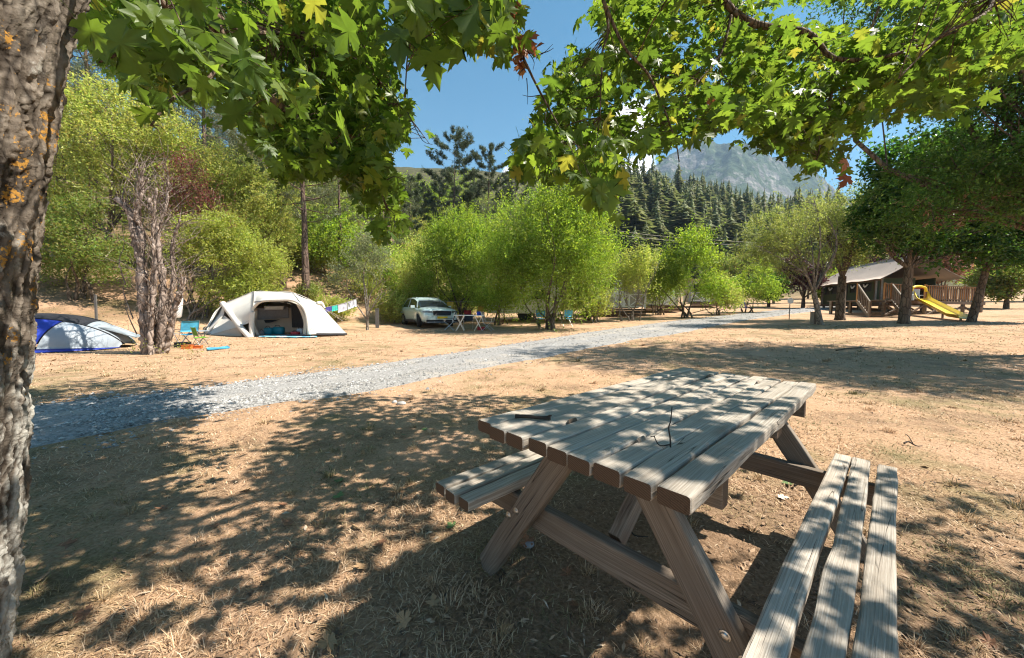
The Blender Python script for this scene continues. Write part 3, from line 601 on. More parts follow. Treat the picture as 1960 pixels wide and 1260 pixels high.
# regions of the picture where the low branches hang, each with its distance range and number of twig ends
REG = [
 ([(165, -60), (760, -60), (735, 150), (800, 215), (770, 330), (700, 300), (560, 330), (470, 240), (420, 190), (300, 160), (200, 150)], 2.0, 4.6, 460),
 ([(250, -40), (560, -40), (520, 190), (300, 120)], .85, 1.25, 5),
 ([(420, 190), (560, 160), (780, 260), (760, 330), (700, 345), (560, 350), (500, 330)], 1.9, 3.8, 150),
 ([(560, 300), (690, 290), (780, 370), (785, 430), (750, 470), (715, 460), (660, 400), (560, 345)], 1.8, 2.8, 80),
 ([(255, 220), (330, 200), (340, 275), (290, 275)], 1.05, 1.25, 2),
 ([(620, -40), (790, -40), (795, 240), (700, 270), (640, 150)], 2.6, 5.2, 130),
 ([(745, -50), (960, -50), (925, 60), (900, 80), (840, 70), (760, 40)], 1.1, 1.8, 16),
 ([(885, 0), (990, 0), (985, 75), (955, 105), (905, 110)], 1.6, 1.9, 7),
 ([(1180, -60), (1960, -60), (1960, 160), (1850, 190), (1700, 190), (1640, 240), (1560, 290), (1440, 260), (1330, 200), (1180, 170), (1090, 130)], 2.3, 4.5, 440),
 ([(1040, 130), (1180, 110), (1420, 230), (1400, 270), (1250, 290), (1180, 330), (1140, 370), (1000, 345), (975, 300), (1030, 240)], 2.0, 3.8, 150),
 ([(985, 290), (1180, 300), (1150, 350), (1010, 345)], 1.5, 1.9, 14),
 ([(1110, 345), (1180, 345), (1160, 380), (1120, 380)], 1.4, 1.6, 3),
 ([(1420, 210), (1650, 230), (1620, 300), (1580, 335), (1530, 335), (1470, 290)], 2.0, 3.0, 34),
 ([(1620, 60), (1960, 40), (1960, 130), (1840, 215), (1720, 195), (1650, 180)], 2.2, 4.4, 140),
]
SKYHOLES = [[(1430, 15), (1640, 10), (1780, 10), (1700, 62), (1600, 50), (1500, 35)], [(1010, -40), (1140, -40), (1130, 60), (1080, 110), (1015, 60)], [(730, -60), (742, -60), (760, 120), (820, 210), (810, 330), (770, 340), (790, 200), (735, 90)]]
MASKS = [[(170, -80), (165, 70), (200, 140), (265, 180), (330, 200), (420, 190), (470, 255), (535, 340), (580, 345), (640, 325), (680, 375), (700, 430), (728, 468), (768, 445), (785, 430), (772, 370), (755, 330), (740, 290), (795, 255), (795, 200), (775, 150), (755, 90), (728, 30), (718, -80)],
 [(255, 215), (335, 195), (350, 270), (300, 285)], [(742, -80), (748, 60), (790, 110), (825, 160), (855, 120), (880, 85), (920, 78), (955, 118), (995, 115), (1005, 80), (995, -80)],
 [(1090, -80), (1085, 25), (1135, 45), (1165, 105), (1110, 100), (1062, 130), (1042, 180), (1003, 250), (968, 290), (978, 335), (1010, 345), (1100, 345), (1120, 383), (1172, 388), (1190, 345), (1200, 285), (1250, 292), (1330, 272), (1420, 235), (1460, 295), (1510, 303), (1530, 348), (1590, 332), (1638, 285), (1680, 235), (1760, 225), (1850, 215), (1880, 160), (2000, 105), (2100, -80)]]
def seen_ok(P, frac=.95):
    x, y, z = proj(P); inside = (z > .1) & (x > -60) & (x < 2020) & (y > -60) & (y < 1300); m = np.zeros(len(P), bool)
    for q in MASKS: m |= inpoly(x, y, q)
    for h in SKYHOLES: m &= ~inpoly(x, y, h)
    return ~inside | m | (rm.random(len(P)) > frac)
def crown_points():
    CS = []
    for poly, d0, d1, n in REG:
        P = np.array(poly, float); lo, hi = P.min(0), P.max(0); k = 0; L = []
        while k < n:
            x = rm.uniform(lo[0], hi[0], 400); y = rm.uniform(lo[1], hi[1], 400); o = inpoly(x, y, poly)
            for h in SKYHOLES: o &= ~inpoly(x, y, h)
            o &= fbm(P3(x, y, 1/95.), 2, 19) > rm.uniform(-.75, .05, 400)
            x, y = x[o][:n-k], y[o][:n-k]; L.append(np.stack([x, y, rm.uniform(d0, d1, len(x))], -1)); k += len(x)
        CS.append(np.concatenate(L))
    A = np.concatenate(CS); return Wp(A[:, 0], A[:, 1], A[:, 2])
VISC = crown_points(); VISC = VISC[seen_ok(VISC)]
# the rest of the crown, above and behind the picture's edge: it throws the dappled shade
SHADE = [([(60, 800), (330, 812), (480, 790), (620, 800), (760, 790), (930, 800), (1020, 850), (1000, 900), (900, 1000), (860, 1100), (760, 1260), (60, 1260)], 80, .05),
         ([(60, 775), (250, 775), (480, 772), (380, 800), (200, 840), (60, 860)], 62, 0),
         ([(840, 810), (1100, 740), (1330, 715), (1400, 725), (1290, 830), (1430, 830), (1310, 960), (1180, 1010), (1000, 1000)], 50, 0),
         ([(930, 800), (1120, 760), (1300, 715), (1380, 722), (1230, 830), (1300, 900), (1180, 960), (1010, 900)], 30, 0),
         ([(1420, 1090), (1740, 1090), (1745, 1260), (1380, 1260)], 20, 0),
         ([(760, 1000), (1250, 1060), (1330, 1260), (660, 1260)], 20, 0),
         ([(1740, 930), (1960, 960), (1960, 1260), (1760, 1260)], 16, 0)]
def shade_points():
    L = []
    for poly, n, _ in SHADE:
        P = np.array(poly, float); lo, hi = P.min(0), P.max(0); X = []
        while sum(map(len, X)) < n:
            x = rm.uniform(lo[0], hi[0], 300); y = rm.uniform(lo[1], hi[1], 300); o = inpoly(x, y, poly)
            g = G(x[o], y[o])
            o2 = fbm(P3(g[:, 0], g[:, 1], 1.5), 3, 33) > rm.uniform(-.55, .0, len(g)); X.append(g[o2])
        g = np.concatenate(X)[:n]; cov = np.zeros(len(g), bool)
        for h_ in np.linspace(1.6, 7, 28):
            x_, y_, z_ = proj(g+SUNV/SUNV[2]*h_); mk = np.zeros(len(g), bool)
            for q_ in MASKS: mk |= inpoly(x_, y_, q_)
            cov |= mk & (z_ > 1.9) & (z_ < 5.2)
        g = g[~cov | (rm.random(len(g)) < .22)]; n = len(g); up = np.maximum(2.5, 1.13+.93*g[:, 1]+.30)+rm.random(n)*rm.uniform(.3, 1.6, n)
        L.append(g+SUNV/SUNV[2]*up[:, None])
    return np.concatenate(L)
def table_shade():
    L = []
    for poly, n, z in (([(925, 795), (1120, 750), (1300, 715), (1420, 722), (1400, 770), (1330, 790), (1380, 830), (1310, 955), (1130, 885), (1015, 848)], 44, .75), ([(1420, 1110), (1740, 1080), (1745, 1260), (1380, 1260)], 12, .41)):
        P = np.array(poly, float); lo, hi = P.min(0), P.max(0); x = rm.uniform(lo[0], hi[0], 900); y = rm.uniform(lo[1], hi[1], 900); o = inpoly(x, y, poly); d = raydir(x[o], y[o]); g = CAM+d*((z-CAMH)/d[:, 2])[:, None]
        g = g[fbm(P3(g[:, 0], g[:, 1], 4.5), 2, 13) > rm.uniform(-.5, .1, len(g))][:n]; up = np.maximum(2.2, 1.13+.93*g[:, 1]+.30-z)+rm.random(len(g))*1.0; L.append(g+SUNV/SUNV[2]*up[:, None])
    return np.concatenate(L)
SHC = np.concatenate([shade_points(), table_shade()]); SHC = SHC[seen_ok(SHC, 1)]
def leaf_mesh(name, P, Rm, S, variants, mat, parent):
    mb = MB(); vi = rm.integers(0, len(variants), len(P))
    for k, (V, F3, F4) in enumerate(variants):
        o = np.nonzero(vi == k)[0]
        if not len(o): continue
        W = np.einsum('nij,vj->nvi', Rm[o], V)*S[o][:, None, None]+P[o][:, None]
        off = (np.arange(len(o))*len(V))[:, None, None]
        mb.add(W.reshape(-1, 3), [(F3[None]+off).reshape(-1, 3)]+([(F4[None]+off).reshape(-1, 4)] if len(F4) else []))
    return mb.build(name, mat, parent, True)
def limb(pts, r0, r1, name='branch', n=8, k=26, mat=None):
    q = spline(pts, k); q = q+.35*np.linspace(.2, 1, k)[:, None]*r0*fbm(q*3.1, 3, 5)[:, None]; o = MB().tube(q, np.linspace(r0, r1, k)*(1+.12*fbm(q*9, 2, 3)), n).build(name, mat or M_LIMB, None, True); return mparent(o), q
def build_maple_crown():
    global SHC
    nodes = []; 
    def W3(*p): return [Wp(x, y, d) for x, y, d in p]
    main = [(TOP-[.03, 0, .25], TOP+[.25, .3, .5], np.array([-.55, 1.3, 3.75]), np.array([.3, 2.1, 4.3]), np.array([1.3, 2.9, 4.9])),
            (TOP-[.03, 0, .2], TOP+[.3, -.2, .7], np.array([-.3, .5, 3.9]), np.array([.9, .5, 4.5]), np.array([2.3, .9, 4.7])),
            (TOP-[.03, 0, .3], TOP+[-.1, .4, .6], np.array([-1.5, 2.1, 3.9]), np.array([-1.6, 3.4, 4.9])),
            (TOP-[.03, 0, .3], TOP+[.05, -.1, .9], np.array([-1.0, .6, 4.6]), np.array([-.5, .8, 6.2])),
            (TOP-[.03, 0, .2], TOP+[.1, -.6, .5], np.array([-.6, -.9, 3.7]), np.array([.5, -1.7, 4.4]))]
    R0 = [.10, .11, .09, .10, .08]
    for p, r in zip(main, R0): nodes.append(limb(p, r, .022, n=10)[1])
    low = [  # branches that come down into the picture
        ([np.array([-.5, 1.3, 3.75]), np.array([.55, 1.75, 3.2])]+W3((1368, -20, 2.5), (1440, 45, 2.5), (1545, 62, 2.45), (1596, 112, 2.4), (1700, 108, 2.3), (1830, 60, 2.2)), .035, .007),
        (W3((1596, 112, 2.4), (1590, 190, 2.4), (1574, 260, 2.35), (1560, 320, 2.3)), .010, .003),
        (W3((1400, 30, 2.5), (1378, 105, 2.5), (1330, 165, 2.45), (1290, 230, 2.4)), .010, .003),
        ([np.array([-.2, 1.4, 3.6])]+W3((1152, -10, 2.0), (1152, 110, 2.0), (1148, 225, 2.0)), .012, .003),
        (W3((1154, 0, 2.0), (1195, 90, 2.0), (1245, 150, 2.05), (1290, 260, 2.1), (1300, 310, 2.1)), .010, .003),
        ([np.array([-.5, 1.2, 3.3])]+W3((955, 0, 1.7), (985, 75, 1.75), (1020, 150, 1.8), (1055, 215, 1.8), (1085, 270, 1.75)), .011, .003),
        ([TOP+[0, .05, -.1]]+W3((385, -15, 1.35), (405, 35, 1.45), (440, 95, 1.6), (500, 170, 1.8), (600, 250, 1.95), (700, 330, 2.05), (745, 400, 2.0)), .035, .005),
        (W3((400, 20, 1.45), (470, 60, 1.8), (580, 70, 2.2), (690, 120, 2.5), (775, 215, 2.6), (822, 276, 2.6)), .012, .002),
        (W3((440, 95, 1.6), (400, 150, 1.5), (330, 190, 1.35), (290, 240, 1.2)), .009, .003),
        ([TOP+[-.05, 0, -.15]]+W3((300, -10, 1.1), (330, 30, 1.2), (250, 90, 1.3), (190, 120, 1.35)), .013, .003),
        ([np.array([-.6, 1.2, 3.4])]+W3((770, -20, 1.4), (790, 50, 1.45), (780, 110, 1.45), (775, 190, 1.45)), .007, .002),
        ([np.array([.3, 2.1, 4.3]), np.array([2.1, 2.1, 3.9])]+W3((1900, -20, 2.2), (1800, 70, 2.0), (1720, 150, 1.9)), .02, .004),
    ]
    for p, a, b in low: nodes.append(limb(p, a, b, n=7)[1])
    N = np.concatenate(nodes)
    tw = MB()
    for c in np.concatenate([VISC, SHC[::2]]):
        k = np.argmin(((N-c)**2).sum(1)+.15*np.abs(np.minimum(0, N[:, 2]-c[2]))); a = N[k]; L = np.linalg.norm(c-a)
        if L > 1.1: continue
        if not seen_ok(((a+c)/2+[0, 0, .1*L])[None], 1)[0] or not seen_ok((a*.3+c*.7)[None], 1)[0]: continue
        mid = (a+c)/2+rm.normal(0, .06, 3)*L+np.array([0, 0, .10])*L; q = spline([a, mid, c], 5); tw.tube(q, np.linspace(.0016+.0022*min(L, 1), .0011, 5), 4, False)
    mparent(tw.build('twigs', M_LIMB, None, True, kind='stuff'))
    bare = MB()                                        # dead, leafless twigs hanging in the gap of sky
    for pts in ([(985, 75), (1010, 100), (1035, 105), (1058, 85)], [(1035, 103), (1050, 98), (1060, 92)], [(1010, 98), (1022, 118), (1020, 135)], [(1008, 150), (1010, 175), (1010, 200)], [(1005, 130), (995, 140), (993, 155)], [(1035, 182), (1015, 185), (1000, 182)], [(1040, 200), (1030, 205), (1018, 215)], [(1045, 215), (1042, 235), (1032, 240)], [(780, 215), (800, 255), (812, 272), (828, 277)], [(740, 345), (755, 338), (770, 345), (776, 362)], [(755, 40), (752, 25), (745, 15)], [(840, 20), (855, 15), (870, 5)], [(835, 0), (842, 18), (860, 22)]):
        q = spline([Wp(x, y, 1.76) for x, y in pts], 8); bare.tube(q, np.linspace(.0026, .001, 8), 5)
    mparent(bare.build('dead_twigs', M_TWIG, None, True, kind='stuff'))
    P1, R1, S1 = spray(VISC, 11, .13, unit(VISC-[-.4, 1, 3.5])[:, None]*.8)
    extra = Wp(np.array([765, 825, 905, 850, 795, 940, 880, 235, 310, 460, 380, 1130, 1165]), np.array([75, 118, 30, 20, 15, 40, 75, 90, 60, 110, 40, 368, 372]), np.array([1.15, 1.25, 1.15, 1.2, 1.1, 1.5, 1.3, .95, 1.0, 1.05, .95, 1.5, 1.45]))
    ne = len(extra); tipe = np.tile([0.1, .1, -1.], (ne, 1))+rm.normal(0, .25, (ne, 3)); nre = np.tile([.1, -.8, .35], (ne, 1))+rm.normal(0, .3, (ne, 3)); Re = rotations(tipe, nre); Se = rm.uniform(.12, .15, ne)
    P1 = np.concatenate([P1, extra-Re[:, :, 1]*Se[:, None]*.4]); R1 = np.concatenate([R1, Re]); S1 = np.concatenate([S1, Se])
    px, py, dz = proj(P1); ok = dz > .55; P1, R1, S1, px, py, dz = (a[ok] for a in (P1, R1, S1, px, py, dz))
    ok = seen_ok(P1+R1[:, :, 1]*S1[:, None]*.4, .96); P1, R1, S1, px, py, dz = (a[ok] for a in (P1, R1, S1, px, py, dz))
    big = S1/dz*((px > -20) & (px < 1980) & (py > -20) & (py < 700)); order = np.argsort(-big); top = order[:300]; rest = order[300:]
    mes = [make_mesh('leaf', v, [f3, f4], M_MLEAF, True) for v, f3, f4 in LV]
    for i, k in enumerate(top):
        o = bpy.data.objects.new('leaf', mes[i % 8]); COL.objects.link(o); o.parent = MAPLE
        Mx = np.eye(4); Mx[:3, :3] = R1[k]*S1[k]; Mx[:3, 3] = P1[k]-MP; o.matrix_local = Matrix(Mx.tolist())
    mparent(leaf_mesh('foliage', P1[rest], R1[rest], S1[rest], LV, M_MLEAF, None))['kind'] = 'stuff'
    lx, _, _ = proj(VISC); up_ = VISC[(lx < 800) & (rm.random(len(VISC)) < .45)]; up_ = up_+SUNV*rm.uniform(.7, 1.9, len(up_))[:, None]; up_ = up_[seen_ok(up_, 1)]
    SHC = np.concatenate([SHC, up_])
    P2, R2, S2 = spray(SHC, 9, .13, rm.normal(0, .3, (len(SHC), 1, 3))); ok = seen_ok(P2, 1); P2, R2, S2 = P2[ok], R2[ok], S2[ok]
    mparent(leaf_mesh('upper_foliage', P2, R2, S2*1.05, LVLO, M_MLEAF, None))['kind'] = 'stuff'
    dead = np.concatenate([Wp(rm.normal(x, s, n), rm.normal(y, s*1.0, n), rm.normal(d, .05, n)) for x, y, s, d, n in ((943, 18, 13, 1.75, 9), (990, 95, 15, 1.78, 14), (985, 8, 10, 1.75, 4), (655, 262, 5, 2.0, 3), (1078, 292, 6, 1.7, 1), (1621, 328, 8, 2.3, 2), (1360, 187, 6, 2.4, 2))])
    n = len(dead); Rd = rotations(np.tile([0, 0, -1.], (n, 1))+rm.normal(0, .5, (n, 3)), np.tile([0, -1., .2], (n, 1))+rm.normal(0, .7, (n, 3)))
    mparent(leaf_mesh('withered_leaves', dead, Rd, rm.uniform(.06, .09, n), LV[:4], M_DEADLEAF, None))['kind'] = 'stuff'
build_maple_crown()
def fallen_leaves():
    spots = [(1090, 1095, 0), (505, 1115, 1), (290, 1062, 1), (400, 1080, 1), (645, 957, 2), (868, 1012, 2), (655, 922, 2), (545, 968, 0), (320, 975, 0), (420, 1008, 0), (125, 1042, 0), (775, 835, 2), (812, 822, 2), (1505, 925, 2), (1490, 953, 3), (1118, 1015, 1), (1012, 1050, 0), (675, 1010, 1), (690, 1085, 1), (100, 1200, 1), (170, 1180, 0), (640, 1230, 1), (830, 1165, 1), (1850, 1130, 1), (1905, 1240, 0), (1880, 1010, 1), (560, 1005, 0), (480, 940, 1), (910, 960, 1), (975, 1100, 1), (1430, 1010, 0), (250, 905, 1), (730, 1040, 0), (780, 1200, 1), (960, 1210, 1), (1110, 1165, 0), (850, 900, 1), (600, 870, 1), (390, 930, 0), (70, 1120, 1)]
    cols = [((.24, .115, .06), 'withered orange brown maple leaf lying on the dry grass', 'dry maple leaves on the grass'), ((.30, .19, .10), 'curled tan maple leaf lying on the grass in the shade', 'curled tan leaves on the grass'), ((.10, .17, .05), 'fresh green maple leaf fallen on the dry grass', 'green leaves fallen on the grass'), ((.66, .60, .50), 'bleached pale leaf beside the right bench of the picnic table', None)]
    mats = []
    for i, (c, _, _) in enumerate(cols): mats.append(flat('fallen_leaf_'+'brown tan green pale'.split()[i], c, .7, var=.25, scale=30))
    for i, (x, y, k) in enumerate(spots):
        q = G(x, y)[0]; V, f3, f4 = LV[i % 8]; V = V.copy(); V[:, 2] = V[:, 2]*-.9*(1 if k != 2 else .6)+.02; me = make_mesh('fallen_leaf', V, [f3, f4], mats[k])
        o = ob('fallen_leaf', me, label=cols[k][1], cat='leaf', group=cols[k][2]); s = rm.uniform(.038, .062); o.scale = (s, s, s); o.location = q+[0, 0, .012]; o.rotation_euler = (rm.normal(0, .25), rm.normal(0, .25), rm.random()*6.28)
fallen_leaves()
# ---------------------------------------------------------------- background trees
rt = np.random.default_rng(2024)
def foliage(rng, lobes, n, ll, lw, sl=.5, k=10, up=.45, shell=(.35, 1.0), fold=.25, drop=.0, hole=-.07, hs=.85, flatn=.5):
    """leaves along short shoots spread through the lobes of a crown; lobes = rows of cx cy cz rx ry rz"""
    lobes = np.asarray(lobes, float); vol = (lobes[:, 3]*lobes[:, 4]*lobes[:, 5])**.72; m = n//k
    li = rng.choice(len(lobes), int(m*1.7), p=vol/vol.sum()); d = unit(rng.normal(0, 1, (len(li), 3))); r = rng.uniform(shell[0]**2, shell[1]**2, len(li))**.5
    A = lobes[li, :3]+d*r[:, None]*lobes[li, 3:]
    keep = fbm(A*hs+lobes[0, :3]*3, 3, int(rng.integers(1e6))) > hole+rng.normal(0, .08, len(A)); A, d = A[keep][:m], d[keep][:m]; m = len(A)
    D = unit(d*.7+np.array([0, 0, up])+rng.normal(0, .45, (m, 3))); L = sl*rng.lognormal(-.18, .42, m)
    t = (np.arange(k)+.5)/k; P = A[:, None]+D[:, None]*(L[:, None]*t)[..., None]+np.array([0, 0, -1])*(drop*L[:, None]*t**2)[..., None]+rng.normal(0, .06*sl+.01, (m, k, 3))
    P = P.reshape(-1, 3); DD = np.repeat(D, k, 0); N = len(P)
    tip = unit(DD*.5+rng.normal(0, .8, (N, 3))); nr = rng.normal(0, flatn, (N, 3))+np.array([0, 0, 1.]); Rm = rotations(tip, nr)
    s = ll*rng.uniform(.65, 1.25, N)[:, None]; w = lw*rng.uniform(.7, 1.2, N)[:, None]
    x, y, z = Rm[..., 0], Rm[..., 1], Rm[..., 2]
    V = np.stack([P, P+y*s*.5+x*w*.5+z*w*fold, P+y*s, P+y*s*.5-x*w*.5+z*w*fold], 1)
    return V.reshape(-1, 3), np.arange(N*4).reshape(-1, 4)
def stems(rng, mb, lobes, base, r0, stemspec=None, nsub=6, fork=None, bend=.12, ns=7):
    lobes = np.asarray(lobes, float); base = np.asarray(base, float)
    fork = np.array([0, 0, lobes[:, 2].min()*.45]) if fork is None else np.asarray(fork, float)
    if np.linalg.norm(fork-base) > .15:
        q = spline([base-[0, 0, .25], (base+fork)/2+rng.normal(0, bend*.2, 3)*np.array([1, 1, 0]), fork], 8); rr = r0*np.linspace(1.08, .8, 8); rr[0] *= 1.4; mb.tube(q, rr, ns+2, False)
    for lb in lobes:
        c = lb[:3]; e = c+rng.normal(0, .25, 3)*lb[3:]; L = np.linalg.norm(e-fork)
        q = spline([fork, fork+(e-fork)*.45+rng.normal(0, bend, 3)*L+np.array([0, 0, .08*L]), e], 9); rb = r0*.62*min(1, (len(lobes)/3.)**-.3); mb.tube(q, np.linspace(rb, rb*.22, 9), ns, False)
        for k in range(nsub):
            a = q[rng.integers(3, 9)]; d = unit(rng.normal(0, 1, 3)+[0, 0, .4]); b = c+d*lb[3:]*rng.uniform(.55, .95); ln = np.linalg.norm(b-a)
            mb.tube(spline([a, (a+b)/2+rng.normal(0, .1, 3)*ln, b], 5), np.linspace(rb*.30, rb*.07, 5), 4, False)
def broadleaf(name, loc, lobes, n, ll, lw, mat, label, r0=.12, bark=None, group=None, seed=1, multi=0, fork=None, nsub=6, cat='tree', lean=(0, 0), **kw):
    rng = np.random.default_rng(seed); e = empty(name, loc, label=label, cat=cat, group=group)
    mb = MB()
    if multi:
        for k in range(multi):
            a = rng.random()*6.28; b = np.array([math.cos(a), math.sin(a), 0])*rng.uniform(.05, .55); lb = lobes[k % len(lobes)]
            tgt = np.asarray(lb[:3])+rng.normal(0, .4, 3)*np.asarray(lb[3:]); stems(rng, mb, [list(tgt)+[lb[3]*.7, lb[4]*.7, lb[5]*.7]], b, r0*rng.uniform(.6, 1.1), nsub=nsub, fork=b+(tgt-b)*.25+rng.normal(0, .1, 3))
    else: stems(rng, mb, lobes, (0, 0, 0), r0, nsub=nsub, fork=fork)
    mb.build('trunk', bark or M_BARK, e, True)
    V, F = foliage(rng, lobes, int(n*1.15), ll, lw, **kw); ob('crown', make_mesh('crown', V, F, mat), e, kind='stuff'); return e
def rlobes(rng, n, R_, H0, H1, rr, flat_=.8):
    a = rng.random(n)*6.28; q = np.sqrt(rng.random(n))*R_; z = rng.uniform(H0, H1, n); s = rr*rng.uniform(.7, 1.25, n)
    q = q*np.sqrt(np.clip(1.15-((z-(H0+H1)/2)/((H1-H0)/2+.01))**2*.7, .1, 1))
    return np.stack([np.cos(a)*q, np.sin(a)*q, z, s, s, s*flat_], -1)
M_BRIGHT = leafmat('bright_green_leaves', [(.12, .19, .026), (.17, .25, .036), (.235, .315, .055)], .47, 2.1)
M_LIME = leafmat('yellow_green_leaves', [(.22, .28, .05), (.29, .345, .07), (.36, .38, .10), (.26, .29, .08)], .48, 1.8)
M_MIDG = leafmat('mid_green_leaves', [(.11, .17, .035), (.15, .22, .045), (.20, .26, .065), (.22, .20, .06)], .48, 1.8)
M_LIGHTG = leafmat('light_green_leaves', [(.21, .265, .06), (.28, .335, .085), (.35, .39, .12), (.30, .28, .08)], .5, 2.1)
M_OLIVE = leafmat('olive_leaves', [(.13, .17, .04), (.18, .225, .055), (.25, .275, .085)], .48, 1.9)
M_GREYG = leafmat('grey_green_leaves', [(.15, .18, .085), (.21, .24, .12), (.26, .29, .16)], .4, 1.4)
M_LOCUST = leafmat('locust_leaflets', [(.04, .09, .016), (.06, .125, .022), (.09, .155, .03)], .48, 2.0)
M_DARKG = leafmat('dark_green_leaves', [(.025, .07, .012), (.04, .095, .016), (.06, .13, .02)], .45, 2.1)
M_RED = leafmat('red_leaves', [(.12, .03, .036), (.18, .052, .055), (.22, .10, .07), (.16, .14, .055)], .4, 1.5)
M_PURPLE = leafmat('purple_leaves', [(.045, .018, .02), (.075, .03, .03), (.10, .045, .04)], .3, 1.3)
M_RUST = leafmat('rust_leaves', [(.24, .11, .06), (.32, .17, .10), (.30, .22, .12), (.36, .24, .17)], .35, 1.2)
M_DRYLEAF = leafmat('dry_brown_leaves', [(.24, .15, .08), (.31, .21, .12), (.26, .22, .10)], .3, 1.2)
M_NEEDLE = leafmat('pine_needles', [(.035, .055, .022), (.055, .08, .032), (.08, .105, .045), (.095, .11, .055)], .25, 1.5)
M_NEEDLEL = leafmat('pale_pine_needles', [(.085, .105, .045), (.125, .145, .06), (.16, .175, .085)], .28, 1.3)  # paler needle tone for the pines on the bank
# --- pines
def pine(name, loc, h, label, r=.18, crown0=.35, seed=0, group=None, width=.24, tufts=13, mat=None, nl=.26, nw=.022, cap=.25, irregular=.35, dens=1.0):
    rng = np.random.default_rng(seed); e = empty(name, loc, label=label, cat='pine tree', group=group); mb = MB()
    zz = np.linspace(-.3, h, 14); ln = rng.normal(0, .012, 2)*h; cx = ln[0]*(zz/h)**2+.04*fbm(P3(zz, zz*0, .5), 2, seed)*2; cy = ln[1]*(zz/h)**2
    cen = np.stack([cx, cy, zz], -1); mb.tube(cen, np.clip(r*(1-zz/h*.93), .015, 9)*(1+.03*rng.normal(size=14)), 10, False)
    C = []; D = []
    nb = int(h*4.2*(1-crown0)*dens)
    for k in range(nb):
        f = crown0+(1-crown0)*(k+rng.random())/nb; z = f*h; g = (f-crown0)/(1-crown0)
        L = h*width*(np.sin(np.pi*min(1, (1-g)*.80+cap*.3))**.8)*rng.uniform(1-irregular, 1+irregular)*(1 if rng.random() > .12 else .4)+.25
        a = k*2.4+rng.normal(0, .35); c = np.array([np.interp(z, zz, cx), np.interp(z, zz, cy), z]); d = np.array([math.cos(a), math.sin(a), rng.uniform(-.12, .32)+.45*g])
        e2 = c+d*L+np.array([0, 0, .10*L]); q = spline([c, c+d*L*.5-np.array([0, 0, .05*L]), e2], 6); mb.tube(q, np.linspace(max(.012, r*.26*(1-f*.7)), .006, 6), 5, False)
        nt = max(3, int(tufts*L/1.4))
        t = rng.uniform(.35, 1.0, nt)**.7; p = np.stack([np.interp(t, np.linspace(0, 1, 6), q[:, i]) for i in range(3)], -1)+rng.normal(0, .06*L+.05, (nt, 3))*np.array([1, 1, .45]); C.append(p); D.append(np.tile(unit(d+[0, 0, .5]), (nt, 1)))
    for g in np.linspace(.93, 1.01, 6): C.append(np.array([[np.interp(g*h, zz, cx), np.interp(g*h, zz, cy), g*h]])); D.append(np.array([[0, 0, 1.]]))
    C = np.concatenate(C); D = np.concatenate(D); K = 16
    dd = unit(rng.normal(0, 1, (len(C), K, 3))*.8+D[:, None]*.75); s = unit(np.cross(dd, rng.normal(0, 1, dd.shape)))
    st = C[:, None]+rng.normal(0, .07, dd.shape); L = nl*rng.uniform(.6, 1.2, (len(C), K, 1))
    V = np.stack([st-s*nw*.5, st+s*nw*.5, st+dd*L], 2).reshape(-1, 3)
    mb.build('trunk', M_PINEB, e, True); ob('crown', make_mesh('crown', V, np.arange(len(V)).reshape(-1, 3), mat or M_NEEDLE), e, kind='stuff'); return e
def copy_tree(src, loc, rz, sc, label, group=None):
    c = src.copy(); COL.objects.link(c); c.location = tuple(loc); c.rotation_euler = (0, 0, rz); c.scale = (sc, sc, sc); c['label'] = label
    if group: c['group'] = group
    elif 'group' in c: del c['group']
    for ch in src.children:
        d = ch.copy(); COL.objects.link(d); d.parent = c
    return c
